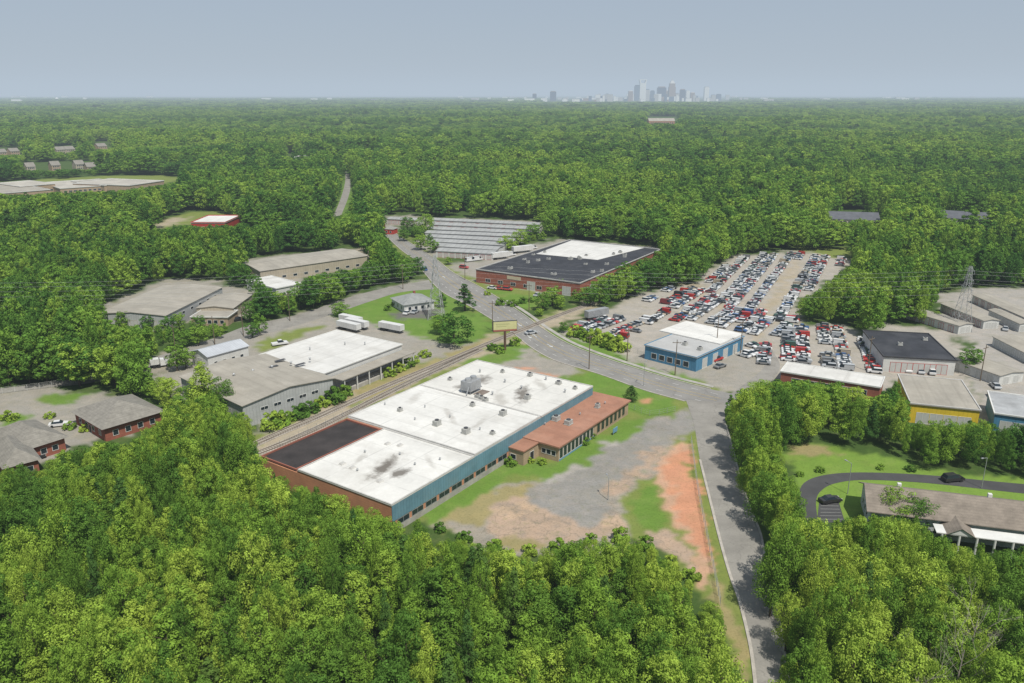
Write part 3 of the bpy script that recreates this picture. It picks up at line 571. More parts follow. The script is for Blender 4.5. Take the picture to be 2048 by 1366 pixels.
q=simple('institution_building','wide orange-brick building rising from the distant woods below the skyline','building',(1298,242),(1350,242),None,18,M('orange_brick_far',(.42,.23,.16),.9,.15),tan_roof,'gable',rise=6,depth=30);q.ops('y0',3,q.w-3,12,6,3,3);q.ops('y0',3,q.w-3,12,12,3,3)
q=simple('store_building','low white-roofed store in the woods beyond the straight road','store',(586,315),(608,315),None,7,white_wall,white_roof,'flat',depth=25);q.ops('y0',2,q.w-2,5,1,3,2)
# ------------------------------------------------------------ skyline
def towmat(c,nm): return M('tower_facade_'+nm,c,.4,.08,.02,.1,stripe=('Z',8.,.4))
tms=[towmat((.46,.45,.44),'pale'),towmat((.09,.14,.21),'blue_grey'),towmat((.015,.035,.08),'dark_blue'),towmat((.27,.19,.14),'tan'),towmat((.78,.78,.78),'white')]
sky_l=[(1065,1073,187,2,0,'dark isolated block at the left end of the skyline'),(1100,1112,182,2,0,'dark isolated tower left of the skyline'),(1190,1200,189,4,0,'white slab left of the city centre'),(1211,1217,187,0,0,'slim cream tower left of the city centre'),(1256,1265,181,3,0,'tan tower at the left of the city centre'),(1268,1278,170,1,0,'blue-grey tower just left of the white crowned tower'),(1278,1290,159,4,1,'tall white tower with an open handle-shaped crown'),(1290,1298,178,0,0,'pale tower just right of the white crowned tower'),(1300,1308,181,1,0,'short blue-grey tower in the city centre'),(1314,1330,173,2,0,'broad dark blue glass tower in the city centre'),(1331,1336,180,3,0,'thin tan tower left of the tallest tower'),(1336,1349,163,3,2,'tallest stepped tower with a pointed crown'),(1350,1357,186,0,0,'low pale tower right of the tallest tower'),(1359,1369,178,2,0,'dark tower right of the tallest tower'),(1371,1378,181,4,0,'white tower right of the dark tower'),(1380,1388,184,3,0,'low tan tower at the right of the city centre'),(1407,1416,173,4,3,'tall pale tower standing apart at the right of the skyline'),(1422,1430,189,0,0,'low pale block at the right end of the skyline'),(1432,1441,188,1,0,'low blue-grey block at the far right end of the skyline')]
for (u0,u1,vt,mi,kd,lb) in sky_l:
    x0,y0=P(u0,201.5);x1,_=P(u1,201.5)
    h=(H+ y0*math.tan(math.atan2(683-vt,F)-PT)); w=x1-x0;o=thing('skyscraper',lb,'skyscraper',((x0+x1)/2,y0,0))
    if kd==2:
        MB().box(-w/2,w/2,-w/2,w/2,0,h*.72).build('shaft',tms[mi],o);MB().box(-w*.42,w*.42,-w*.42,w*.42,h*.72,h*.9).build('upper_shaft',tms[mi],o);MB().frus((-w*.36,w*.36,-w*.36,w*.36),(-w*.2,w*.2,-w*.2,w*.2),h*.9,h*1.04,0,0).tube((0,0,h*1.04),(0,0,h*1.16),w*.1,w*.03).build('crown',tms[0],o)
    elif kd==1:
        MB().box(-w/2,w/2,-w/2,w/2,0,h*.83).build('shaft',tms[mi],o)
        MB().frus((-w*.5,-w*.3,-w/2,w/2),(-w*.62,-w*.45,-w/2,w/2),h*.83,h*.97,0,0).frus((w*.3,w*.5,-w/2,w/2),(w*.45,w*.62,-w/2,w/2),h*.83,h*.97,0,0).box(-w*.62,w*.62,-w/2,w/2,h*.97,h).build('crown',tms[4],o)
    else:
        MB().box(-w/2,w/2,-w/2,w/2,0,h*.93).build('shaft',tms[mi],o);MB().box(-w*.38,w*.38,-w*.38,w*.38,h*.93,h).build('crown',tms[(mi+1)%5],o)
random.seed(9)
def block(x,y,w,h,mt,label,group):
    o=thing('city_block',label,'building',(x,y,0),0,group)
    MB().box(-w/2,w/2,-15,15,0,h).build('wall',mt,o);MB().box(-w/2-.5,w/2+.5,-15.5,15.5,h+.05,h+1.2).build('roof',tms[0],o)
for k in range(80):
    u=random.gauss(1295,75) if k<60 else random.uniform(1090,1300);vb=random.uniform(199,204);x,y=P(u,vb)
    block(x,y,random.uniform(20,70),random.uniform(20,80) if k<60 else random.uniform(20,40),random.choice([tms[0],tms[4],tms[3],tms[4],tms[1]]),'low pale building in the strip at the foot of the skyline','low buildings at the foot of the skyline')
for k in range(60):
    u=random.choice([random.uniform(900,1250),random.uniform(1420,2040),random.uniform(10,900)]);x,y=P(u,random.uniform(195,206))
    block(x,y,random.uniform(30,110),random.uniform(26,40),random.choice([tms[0],tms[4]]),'tiny pale building scattered along the wooded horizon','buildings scattered along the horizon')
for u,v,lb in((30,191,'leftmost pale building on the far left horizon'),(48,191,'second pale building on the far left horizon'),(130,191,'pale building beside the water tower on the horizon'),(300,190,'small wide pale building on the left horizon')):
    x,y=P(u,max(v+5,196));o=thing('distant_building',lb,'building',(x,y,0));MB().box(-60,60,-20,20,0,44).build('wall',tms[4],o);MB().box(-62,62,-22,22,44.1,47).build('roof',tms[0],o)
x,y=P(115,206);o=thing('water_tower','white water tower on the far left horizon','water tower',(x,y,0))
MB().tube((0,0,0),(0,0,34),3,3,10).build('column',tms[4],o)
mb=MB();rr=[(4,30),(12,34),(15,39),(12,44),(4,47)]
for (ra_,za),(rb_,zb) in zip(rr,rr[1:]): mb.tube((0,0,za),(0,0,zb),ra_,rb_,16)
mb.build('tank',tms[4],o)
# ------------------------------------------------------------ cars
paints={n_:M('paint_'+n_,c,.3,.05) for n_,c in dict(white=(.62,.62,.62),silver=(.38,.395,.41),grey=(.19,.195,.2),black=(.03,.03,.032),red=(.40,.03,.024),blue=(.045,.11,.26),tan=(.38,.32,.24),green=(.04,.10,.07),maroon=(.18,.028,.033)).items()}
def carmb(kind):
    mb=MB();hw=.9
    if kind=='sedan':
        pr=[(-2.3,.32),(-2.32,.7),(-2.2,.88),(-1.3,.95),(1.0,.93),(2.1,.78),(2.3,.62),(2.28,.32)];cab=((-1.65,1.05,-.84,.84),(-1.0,.35,-.64,.64),.93,1.42)
    elif kind=='suv':
        pr=[(-2.3,.38),(-2.33,.9),(-2.25,1.05),(1.0,1.05),(2.1,.95),(2.3,.75),(2.28,.38)];cab=((-2.2,1.05,-.86,.86),(-1.95,.4,-.7,.7),1.04,1.75)
    elif kind=='pickup':
        pr=[(-2.7,.42),(-2.72,1.02),(.9,1.05),(2.4,1.0),(2.65,.8),(2.62,.42)];cab=((-.7,1.3,-.86,.86),(-.5,.65,-.7,.7),1.04,1.8);hw=.95
    else:
        pr=[(-2.6,.4),(-2.62,1.1),(1.5,1.1),(2.5,1.0),(2.65,.75),(2.62,.4)];cab=((-2.6,1.9,-.95,.95),(-2.5,1.1,-.84,.84),1.09,2.15);hw=.97
    mb.prism(pr,-hw,hw,0);mb.frus(*cab,1,0)
    if kind=='pickup': mb.box(-2.6,-.8,-.8,.8,1.03,1.045,2)
    if kind=='van': mb.box(-2.45,.6,-.98,-.93,1.1,2.0,0).box(-2.45,.6,.93,.98,1.1,2.,0)
    ax=(-1.4,1.4) if kind in('sedan','suv') else (-1.6,1.65)
    for x in ax:
        for s_ in(-1,1): mb.tube((x,s_*(hw-.2),.34),(x,s_*(hw+.02),.34),.34,n=10,m=2)
    mb.box(2.2,2.31,-hw*.85,-hw*.5,.6,.72,3).box(2.2,2.31,hw*.5,hw*.85,.6,.72,3)
    return mb
lampm=M('lamp_lens',(.6,.6,.55),.2,.1)
CMB={k:carmb(k) for k in('sedan','suv','pickup','van')};cmesh={}
for k in CMB:
    for cn,pm_ in paints.items(): cmesh[k,cn]=CMB[k].mesh('car_'+k,[pm_,glass,tyre,lampm])
cols_=['white']*36+['silver']*25+['grey']*10+['black']*7+['red']*11+['blue']*5+['tan']*5+['green']*2+['maroon']*3
kinds_=['sedan']*60+['suv']*25+['pickup']*8+['van']*7
EXA=[[(1585,520),(1600,520),(1575,590),(1535,650),(1505,690),(1490,685),(1525,620),(1560,560)],[(1385,560),(1415,590),(1480,630),(1470,640),(1405,600),(1375,565)]]
AREAS=[('back lot of the car yard',64.5,[(1415,553),(1485,514),(1585,507),(1695,518),(1640,565),(1590,600),(1585,645),(1480,645),(1420,600)],EXA,.03),
('left lot of the car yard',58,[(1320,592),(1340,575),(1405,578),(1470,620),(1580,650),(1560,675),(1480,667),(1390,644),(1310,650),(1290,652),(1265,605)],[],.06),
('front left lot of the car yard',50,[(1140,655),(1175,634),(1225,640),(1300,640),(1310,650),(1290,682),(1240,694),(1160,674)],[],.08),
('right lot of the car yard',72,[(1495,725),(1545,672),(1585,655),(1650,650),(1758,690),(1772,752),(1690,744),(1590,726),(1530,732)],[],.06),
('blue shop car park',40,[(1495,690),(1525,690),(1505,722),(1480,718)],[],.15)]
EXC=[[(1245,605),(1318,602),(1342,622),(1282,636),(1222,638)],[(1645,692),(1672,690),(1682,712),(1646,710)],[(1275,650),(1370,640),(1500,668),(1495,695),(1400,730),(1280,710)]]
allc=[]
random.seed(21)
for an,ang,poly,exc,skip in AREAS:
    w=np.array([P(*p) for p in poly]);cx,cy=w.mean(0);R=np.abs(w-[cx,cy]).max()*1.5;t=math.radians(ang);d=(math.cos(t),math.sin(t));nn=(-d[1],d[0])
    y=-R;row=0
    while y<R:
        x=-R+random.random()*2
        while x<R:
            X=cx+d[0]*x+nn[0]*y;Y=cy+d[1]*x+nn[1]*y;u,v=proj(X,Y,0.)
            x+=random.uniform(2.05,2.35)
            pu,pv=np.array([u]),np.array([v])
            if random.random()<skip or not inpoly(pu,pv,poly)[0] or any(inpoly(pu,pv,e)[0] for e in exc+EXC): continue
            j_=random.uniform(-.15,.15)
            allc.append((Y*Y+X*X,X+nn[0]*j_,Y+nn[1]*j_,t+math.pi/2*(1 if random.random()<.5 else -1)+random.gauss(0,.025),random.choice(kinds_),random.choice(cols_),an))
        y+=4.6 if row%2==0 else random.uniform(7.2,8.2);row+=1
allc.sort();print('yard cars',len(allc));CS=.93
for (_,X,Y,r,k,cn,an) in allc[:290]:
    o=obj('parked_car',cmesh[k,cn],None,(X,Y,.02),r);o.scale=(CS,CS,CS);tag(o,'%s %s among the rows in the %s'%(cn,k,an),{'sedan':'car','suv':'car','pickup':'pickup truck','van':'van'}[k],'%s %ss in the %s'%(cn,k,an))
mb=MB();pl=list(paints.values());pn=list(paints)
for (_,X,Y,r,k,cn,an) in allc[290:]:
    s=CMB[k];c0,s0=math.cos(r)*CS,math.sin(r)*CS;bi=len(mb.v)
    mb.v+=[(X+c0*x-s0*y,Y+s0*x+c0*y,z*CS+.02) for x,y,z in s.v];mb.f+=[tuple(i+bi for i in f) for f in s.f];mb.m+=[(pn.index(cn) if q_==0 else len(pn)+q_-1) for q_ in s.m]
if mb.v:
    o=mb.build('parked_cars',pl+[glass,tyre,lampm]);o['kind']='stuff';tag(o,'mass of mixed cars packed into the far part of the car yard','cars')
def car(u,v,rz,kind,cn,label,group=None):
    s=CMB[kind];o=thing('car',label,'car' if kind in('sedan','suv') else ('van' if kind=='van' else 'pickup truck'),(*P(u,v),.04),math.radians(rz),group)
    for nm,mi,mt in(('body',0,paints[cn]),('windows',1,glass)):
        q=MB();ids=[i for i,m_ in enumerate(s.m) if m_==mi];q.v=list(s.v);q.f=[s.f[i] for i in ids];q.m=[0]*len(ids);q.build(nm,mt,o)
    ax=(-1.4,1.4) if kind in('sedan','suv') else (-1.6,1.65)
    for x in ax:
        for s_ in(-1,1): MB().tube((0,-.11,0),(0,.11,0),.34,n=14).build('wheel',tyre,o,(x,s_*.82,.34))
    for s_ in(-1,1): MB().box(0,.1,-.16,.16,-.06,.06).build('headlight',lampm,o,(2.22,s_*.62,.66))
for a_ in[(1660,1004,15,'sedan','black','black sedan parked by the curved driveway at lower right'),(848,541,120,'suv','blue','dark blue car driving on the main road near the storage rows'),(928,537,-25,'suv','red','red car parked in front of the brick warehouse'),(985,578,-25,'sedan','white','white sedan parked left of the red cars by the brick warehouse'),(998,579,-25,'sedan','red','first red car in the row outside the brick warehouse'),(1015,581,-25,'suv','red','second red car in the row outside the brick warehouse'),(1112,584,-20,'van','white','white van parked at the corner of the brick warehouse'),(1075,592,60,'sedan','silver','silver car standing on the brick warehouse drive'),(118,852,20,'sedan','white','white sedan in the car park by the brick office house'),(70,918,30,'sedan','black','dark car beside the lower left brick house'),(815,628,70,'sedan','white','white car in the small house car park'),(830,626,70,'sedan','silver','silver car in the small house car park'),(1782,734,70,'suv','red','red car outside the black-roofed garage'),(1815,742,75,'sedan','white','first white car outside the black-roofed garage'),(1840,745,75,'sedan','silver','silver car outside the black-roofed garage'),(1862,747,75,'suv','white','white utility car outside the black-roofed garage'),(1440,735,40,'sedan','grey','grey car parked right of the blue shop'),(1432,722,40,'pickup','red','red pickup beside the blue shop'),(478,641,45,'sedan','black','black car parked by the small tan building'),(715,523,20,'suv','black','black car at the end of the long narrow shed'),(730,526,20,'sedan','silver','silver car at the end of the long narrow shed'),(1905,962,10,'suv','black','dark car parked behind the brown-shingled building'),(2002,628,60,'van','white','white van in the right storage complex'),(1062,668,30,'sedan','silver','silver car on the main road by the rail crossing'),(1990,775,80,'sedan','silver','silver car between the yellow workshop and the storage row'),(2010,660,60,'sedan','silver','silver car between two storage rows at the right edge'),(1985,795,75,'suv','black','black car behind the blue-walled workshop at the right edge'),(1905,735,80,'sedan','black','black car at the right corner of the black-roofed garage'),(560,690,30,'pickup','white','white pickup in the gravel yard by the white gabled shed')]: car(*a_)
# trailers
tw=M('trailer_white',(.58,.58,.57),.5,.15,stripe=('X',1.2,.2))
def trailer(u,v,rz,label,L=14,mat=None,cab=False,hh=3.6):
    o=thing('truck_trailer' if not cab else 'box_truck',label,'trailer' if not cab else 'truck',(*P(u,v),.02),math.radians(rz))
    MB().box(-L/2,L/2,-1.2,1.2,1.15,hh).build('cargo_box',mat or tw,o);MB().box(-L/2,L/2,-.5,.5,.9,1.14).build('chassis',dark_metal,o)
    for x in(-L/2+1.2,-L/2+2.4):
        for s_ in(-1,1): MB().tube((0,-.25,0),(0,.25,0),.5,n=14).build('wheel',tyre,o,(x,s_*.95,.5))
    if not cab:
        for s_ in(-1,1): MB().box(-.1,.1,-.1,.1,0,.9).build('landing_leg',dark_metal,o,(L/2-2.5,s_*.8,0))
    else:
        MB().prism([(L/2+.3,.6),(L/2+.3,2.6),(L/2+1.4,2.5),(L/2+1.8,1.7),(L/2+2.7,1.5),(L/2+2.9,.6)],-1.,1.).build('cab',paints['white'],o)
        MB().prism([(L/2+1.45,2.4),(L/2+1.8,1.8),(L/2+1.86,1.8),(L/2+1.52,2.4)],-.9,.9).build('windscreen',glass,o)
        for s_ in(-1,1): MB().tube((0,-.2,0),(0,.2,0),.45,n=14).build('wheel',tyre,o,(L/2+2.2,s_*.9,.45))
trailer(702,648,-35,'rearmost white trailer in the row behind the loading warehouse',10,hh=3.1);trailer(714,656,-35,'middle white trailer in the row behind the loading warehouse',10,hh=3.1);trailer(698,661,-35,'front white trailer in the row behind the loading warehouse',10,hh=3.1)
trailer(783,663,-32,'lone white trailer on the grass edge right of the trailer row',10,hh=3.1);trailer(1193,637,35,'grey trailer at the corner of the car yard',10,galv)
trailer(310,735,28,'small white box truck on the back street at left',2.6,None,True,2.8)
trailer(1045,505,30,'white trailer parked along the left side of the brick warehouse',12);trailer(1000,518,30,'second white trailer parked left of the brick warehouse',10)
for (u,v),lb in zip([(1022,512),(1065,498),(940,523),(955,521),(972,516)],['white van between the two trailers by the brick warehouse','white van behind the trailers by the brick warehouse','leftmost white van in the yard left of the brick warehouse','second white van in the yard left of the brick warehouse','third white van in the yard left of the brick warehouse']): car(u,v,35,'van','white',lb)
# ------------------------------------------------------------ poles, pylons, signs, fences
def pole(u,v,h,label,rz=0,r=.16):
    o=thing('utility_pole',label,'utility pole',(*P(u,v),0),math.radians(rz))
    MB().tube((0,0,0),(0,0,h),r,r*.65,8).build('pole',wood,o);MB().box(-1.3,1.3,-.07,.07,h-1.,h-.84).build('crossarm',wood,o)
    for x in(-1.1,0.35,1.1): MB().tube((0,0,0),(0,0,.25),.06,.05,6).build('insulator',galv,o,(x,0,h-.84))
for a_ in[(580,642,11,'utility pole at the back street in front of the tree belt'),(627,616,11,'utility pole among the belt trees above the back street'),(487,672,11,'utility pole right of the small tan building'),(660,604,11,'utility pole at the top of the lawn'),(806,578,11,'utility pole by the back street near the small grey house'),(430,690,10,'utility pole behind the white gabled shed'),(352,708,10,'utility pole where the back street enters the trees'),(1178,738,11,'utility pole on the verge left of the blue shop'),(1254,722,11,'utility pole in front of the blue shop'),(1350,750,11,'utility pole on the verge below the blue shop'),(1480,712,12,'utility pole right of the blue shop'),(1432,705,13,'tall utility pole behind the blue shop'),(1735,742,11,'utility pole beside the low white-roofed shop'),(985,662,11,'utility pole left of the billboard'),(1058,622,11,'utility pole beside the rail crossing'),(930,560,11,'utility pole outside the brick warehouse'),(310,443,11,'utility pole by the far left clearing'),(1960,762,11,'utility pole by the long tan storage row')]: pole(*a_,rz=random.uniform(-40,40))
def lamp(u,v,h,label,rz):
    o=thing('street_lamp',label,'street lamp',(*P(u,v),0),math.radians(rz));MB().tube((0,0,0),(0,0,h),.09,.06,8).build('pole',galv,o);MB().tube((0,0,h),(1.2,0,h+.15),.05,.05,6).build('arm',galv,o);MB().box(1.1,1.7,-.15,.15,h+.08,h+.22).build('lamp_head',galv,o)
lamp(1695,988,7,'street lamp beside the small black parking lot',120);lamp(1963,976,7,'street lamp behind the brown-shingled building',200);lamp(1287,772,7,'street lamp on the lawn corner by the junction',60);lamp(1216,1000,5,'thin lamp post in the broken car park',100)
pst=M('pylon_steel',(.36,.37,.37),.6,.2)
def pylon(u,v,h,label,rz,th=1.):
    o=thing('transmission_tower',label,'pylon',(*P(u,v),0),rz);mb=MB();w=lambda t:2.4*(1-t)**1.2+.4
    cr=[(1,1),(1,-1),(-1,-1),(-1,1)];N=8;T=[i/N for i in range(N+1)]
    for i in range(N):
        a,b_=T[i],T[i+1]
        for k in range(4):
            p=cr[k];q=cr[(k+1)%4];A=(p[0]*w(a),p[1]*w(a),a*h);B=(p[0]*w(b_),p[1]*w(b_),b_*h);A2=(q[0]*w(a),q[1]*w(a),a*h);B2=(q[0]*w(b_),q[1]*w(b_),b_*h)
            mb.tube(A,B,.10*th,n=5).tube(A,B2,.05*th,n=4).tube(A2,B,.05*th,n=4).tube(B,B2,.05*th,n=4)
    mb.build('lattice_frame',pst,o)
    for hz,L in((.66,4.4),(.8,3.8),(.94,3.2)):
        m2=MB()
        for s_ in(-1,1): m2.tube((s_*.4,.4,hz*h),(s_*L,0,hz*h+.2),.065*th,n=4).tube((s_*.4,-.4,hz*h),(s_*L,0,hz*h+.2),.065*th,n=4).tube((s_*.4,0,hz*h+1.2),(s_*L,0,hz*h+.2),.065*th,n=4).tube((s_*L,0,hz*h+.2),(s_*L,0,hz*h-.9),.06*th,n=5)
        m2.build('crossarm',pst,o)
    return o
T1=P(873,637);T2=P(1920,660);TL=P(-300,690);TR=P(2600,640)
dirv=np.array(T2)-np.array(T1);ra_=math.atan2(dirv[1],dirv[0])+math.pi/2
pylon(873,637,24,'lattice power pylon by the small grey house',ra_);pylon(1920,660,23,'lattice power pylon among the right storage rows',ra_,.75)
nv=np.array([math.cos(ra_),math.sin(ra_)]);wirem=M('cable',(.42,.42,.43),.6,.1)
wl=['lower front','lower rear','middle front','middle rear','upper front','upper rear'];wi=0
for hz,L in((.66,4.4),(.8,3.8),(.94,3.2)):
    for s_ in(-1,1):
        mb=MB();z=hz*23-.7;st=[np.array(q)+nv*s_*L for q in(TL,T1,T2,TR)]
        for p,q in zip(st,st[1:]):
            pr=None
            for t in np.linspace(0,1,25):
                c3=(*(p*(1-t)+q*t),z-4*3.2*t*(1-t)*1.)
                if pr: mb.tube(pr,c3,.023,n=4)
                pr=c3
        tag(mb.build('power_line',wirem),'%s transmission cable strung between the two lattice pylons'%wl[wi],'cable');wi+=1
o=thing('billboard','pale yellow billboard on a single steel post beside the rail crossing','billboard',(*P(1010,700),0),math.radians(12))
MB().tube((0,0,0),(0,0,6.4),.4,.4,12).build('post',M('rust_post',(.12,.07,.05),.7,.2),o)
MB().box(-4,4,-.3,.3,6.4,9.9).build('frame',dark_metal,o)
MB().box(-3.85,3.85,-.36,-.31,7.1,9.75).build('upper_panel',M('billboard_yellow',(.52,.50,.26),.6,.12,.6),o);MB().box(-3.85,3.85,-.36,-.31,6.55,7.08).build('lower_panel',M('billboard_red',(.32,.12,.09),.6,.06),o)
MB().box(-3.,1.5,-.372,-.365,8.75,9.1).box(-3.,.5,-.372,-.365,8.05,8.35).build('text_band',M('billboard_ink',(.40,.40,.2),.6,.05),o)
def sign(u,v,label,w,h,mt,rz):
    o=thing('yard_sign',label,'sign',(*P(u,v),0),math.radians(rz));MB().box(-w/2,w/2,-.06,.06,.5,.5+h).build('panel',mt,o)
    for s_ in(-1,1): MB().box(-.05,.05,-.05,.05,0,.5).build('post',galv,o,(s_*w*.4,0,0))
sign(1230,868,'blue and white sign on the lawn in front of the annex',2.2,1.2,bluep,55);sign(960,948,'small blue sign on the grass by the blue wall',1.8,1.2,bluep,55);sign(766,462,'red sign at the storage entrance beside the main road',3.,5.,red_paint,10)
def fence(name,label,pts,h,step,mat,rails=3):
    px=smooth([P(*a) for a in pts],400);L=np.sum(np.linalg.norm(np.diff(px,axis=0),axis=1));n_=min(95,int(L/step));q=smooth([P(*a) for a in pts],n_+1)
    o=thing(name,label,'fence',(q[0][0],q[0][1],0));pm_=MB().tube((0,0,0),(0,0,h),.04,n=6).mesh('post',mat)
    for a in q: obj('post',pm_,o,(a[0]-q[0][0],a[1]-q[0][1],0))
    mb=MB()
    for k in range(rails):
        z=h*(k+.97)/rails
        for a,b_ in zip(q,q[1:]): mb.tube((a[0]-q[0][0],a[1]-q[0][1],z),(b_[0]-q[0][0],b_[1]-q[0][1],z),.02,n=4)
    mb.build('rails',mat,o)
fence('chain_fence','grey rail fence along the dirt strip beside the side street',[(1382,885),(1395,980),(1412,1070),(1428,1150),(1440,1212)],1.9,2.6,galv,4)
fence('chain_fence','wire fence between the railway and the left warehouses',[(515,862),(640,806),(760,757),(835,722)],1.8,3.,galv,2)
fence('chain_fence','wire fence between the railway and the white-roofed warehouse',[(560,895),(690,832),(850,757),(930,718)],1.8,3.,galv,2)
fence('chain_fence','wire fence across the lawn by the junction',[(1255,815),(1300,832),(1350,824)],1.6,2.5,galv)
fence('board_fence','pale fence along the back street at the left edge',[(-20,790),(120,772),(230,748),(300,722)],1.8,3.,white_trim,5)
fence('chain_fence','wire fence along the front of the car yard',[(1140,662),(1200,682),(1290,712)],1.8,3.,galv)
# ------------------------------------------------------------ trees
def leafmat(name,cA,cB,cC,big=0.):
    m,n,out=nt(name);oi=n.nodes.new('ShaderNodeObjectInfo')
    rp=n.nodes.new('ShaderNodeValToRGB');e=rp.color_ramp.elements;e[0].color=(*cA,1);e[1].color=(*cC,1);x=e.new(.5);x.color=(*cB,1)
    nl=maprange(n,noise_(n,oi.outputs['Location'],.011,3,.5),.3,.7,-.35,.35)
    v=math_(n,'ADD',oi.outputs['Random'],nl)
    if big: v=math_(n,'ADD',v,maprange(n,noise_(n,oi.outputs['Location'],.0022,4,.6),.35,.65,-big,big))
    n.links.new(v,rp.inputs[0])
    tc=n.nodes.new('ShaderNodeTexCoord').outputs['Object']
    f=maprange(n,noise_(n,tc,.8,3,.6),.3,.7,.62,1.42);mul=n.nodes.new('ShaderNodeCombineColor')
    for k in range(3): n.links.new(f,mul.inputs[k])
    c=mixc(n,rp.outputs[0],mul.outputs[0],1.,'MULTIPLY')
    d=n.nodes.new('ShaderNodeBsdfDiffuse');t=n.nodes.new('ShaderNodeBsdfTranslucent');mx=n.nodes.new('ShaderNodeMixShader');mx.inputs[0].default_value=.26
    n.links.new(c,d.inputs[0]);c2=mixc(n,c,(1.25,1.3,.6),1.,'MULTIPLY');n.links.new(c2,t.inputs[0]);n.links.new(d.outputs[0],mx.inputs[1]);n.links.new(t.outputs[0],mx.inputs[2]);n.links.new(mx.outputs[0],out.inputs[0]);return m
leaf=leafmat('foliage',(.088,.18,.032),(.185,.305,.044),(.32,.42,.066))
leaff=leafmat('far_foliage',(.060,.145,.030),(.135,.255,.040),(.245,.36,.056),.35)
leafd=leafmat('dark_foliage',(.05,.12,.034),(.085,.165,.038),(.12,.20,.042))
def crown(seed,h,r,shape,mat,ncl=34,nl=88,ls=.42,cb=.2):
    g=np.random.default_rng(seed)
    prof={'round':lambda t:np.sqrt(np.clip(1-(2*t-1)**2,0,1))**.8,'tall':lambda t:np.clip((1-t)**.55*np.minimum(1,t*5+.35),0,1),'wide':lambda t:np.clip(np.sqrt(np.clip(1-(1.5*t-.5)**2*1.0,0,1)),.15,1),'cone':lambda t:np.clip((1-t)**.9,0,1)}[shape]
    V=[]
    for k in range(ncl):
        t=(k+.5)/ncl*.93+.03;t=np.clip(t+g.normal(0,.03),0.02,.97);a=k*2.39996+g.normal(0,.35);pr=prof(t)
        rad=r*pr*(.45+.5*np.sqrt(g.random()));cr=r*g.uniform(.22,.42)*(.45+.55*pr)
        if k%6==0: rad*=.3
        c0=np.array([math.cos(a)*rad,math.sin(a)*rad,h*cb+t*h*(1-cb)-cr*.5])
        n_=int(nl*(cr/(r*.35))**1.6)+10
        d=g.normal(size=(n_,3));d[:,2]=d[:,2]*.8+.3;d/=np.linalg.norm(d,axis=1)[:,None]
        p=c0+d*cr*g.uniform(.72,1.12,(n_,1))*np.array([1,1,.9])
        nn=d+g.normal(size=(n_,3))*.28+np.array([0,0,.2]);nn/=np.linalg.norm(nn,axis=1)[:,None]
        a1=np.cross(nn,g.normal(size=(n_,3)));a1/=np.linalg.norm(a1,axis=1)[:,None];b1=np.cross(nn,a1);s=ls*g.uniform(.55,1.25,(n_,1))
        V.append(np.stack([p-a1*s*.75,p-b1*s*.5,p+a1*s*.75,p+b1*s*.5],1))
    V=np.concatenate(V).reshape(-1,3);nq=len(V)//4
    me=bpy.data.meshes.new('crown');me.vertices.add(len(V));me.vertices.foreach_set('co',V.ravel());me.loops.add(len(V));me.loops.foreach_set('vertex_index',np.arange(len(V),dtype=np.int32));me.polygons.add(nq);me.polygons.foreach_set('loop_start',np.arange(0,len(V),4,dtype=np.int32));me.polygons.foreach_set('loop_total',np.full(nq,4,np.int32));me.update();me.materials.append(mat);return me
def trunk(seed,h,r):
    g=random.Random(seed);mb=MB().tube((0,0,-.2),(0,0,h*.45),.26,.17,8).tube((0,0,h*.45),(.1,.1,h*.85),.17,.05,7)
    for k in range(6):
        z=h*(.28+.08*k);a=k*2.4+g.random();L=r*g.uniform(.5,.75);mb.tube((0,0,z),(math.cos(a)*L,math.sin(a)*L,z+h*.12),.1,.03,6)
    return mb.mesh('trunk',bark)
SPEC=[('round',14,3.4),('tall',15,3.2),('round',13,3.8),('wide',13,4.),('tall',16,3.),('round',15,3.1),('cone',16,3.),('wide',14,3.5)]
protos=[];lows=[]
for i,(sh,h,r) in enumerate(SPEC):
    tk=trunk(i,h,r)
    protos.append((h,r,tk,crown(100+i,h,r,sh,leafd if sh=='cone' else leaf,ncl=62 if sh=='cone' else 56,nl=130,ls=.23)))
    lows.append((h,r,tk,crown(200+i,h,r,sh,leafd if sh=='cone' else leaff,ncl=36,nl=66,ls=.41)))
def tree(k,X,Y,sr,sh,rz,label,group=None,name='broadleaf_tree',low=False):
    h,r,tm,cm=(lows if low else protos)[k];o=thing(name,label,'tree',(X,Y,0),rz,group);o.scale=(sr,sr,sh)
    obj('trunk',tm,o);return obj('crown',cm,o)
bands=[(62,175,3.8),(175,420,5.),(420,800,7.4),(800,1500,11.),(1500,4000,17.),(4000,14000,45.)]
PX=[]
for r0,r1,s in bands:
    ny=int((r1-r0)/s)+1
    for j in range(ny):
        Y=r0+(j+.5)*s
        if Y>r1: break
        xm=.68*Y+22;xs=np.arange(-xm,xm,s)+(s/2 if j%2 else 0)
        xs=xs+rng.uniform(-.42,.42,len(xs))*s;ys=Y+rng.uniform(-.42,.42,len(xs))*s
        PX.append(np.stack([xs,ys,np.full(len(xs),s)],-1))
PX=np.concatenate(PX);N=len(PX);S_=PX[:,2]
pk=rng.choice(len(SPEC),N,p=[.18,.15,.14,.12,.14,.17,.04,.06])
Rb=S_*.63*rng.uniform(.62,1.45,N)
hb=np.where(S_<5,rng.uniform(9,17.5,N),np.where(S_<9,rng.uniform(10,18.5,N),np.where(S_<20,rng.uniform(10,21,N),rng.uniform(8,22,N))))
mass=vnoise(PX[:,0]+9e4,PX[:,1],130,31)*.6+vnoise(PX[:,0]+9e4,PX[:,1],420,32)*.6
mf=np.clip(.55+.85*mass,.5,1.5);far=S_>7
Rb=np.where(far,Rb*(.6+.4*mf),Rb);hb=np.where(far,hb*mf,hb)
fac=np.zeros(N)
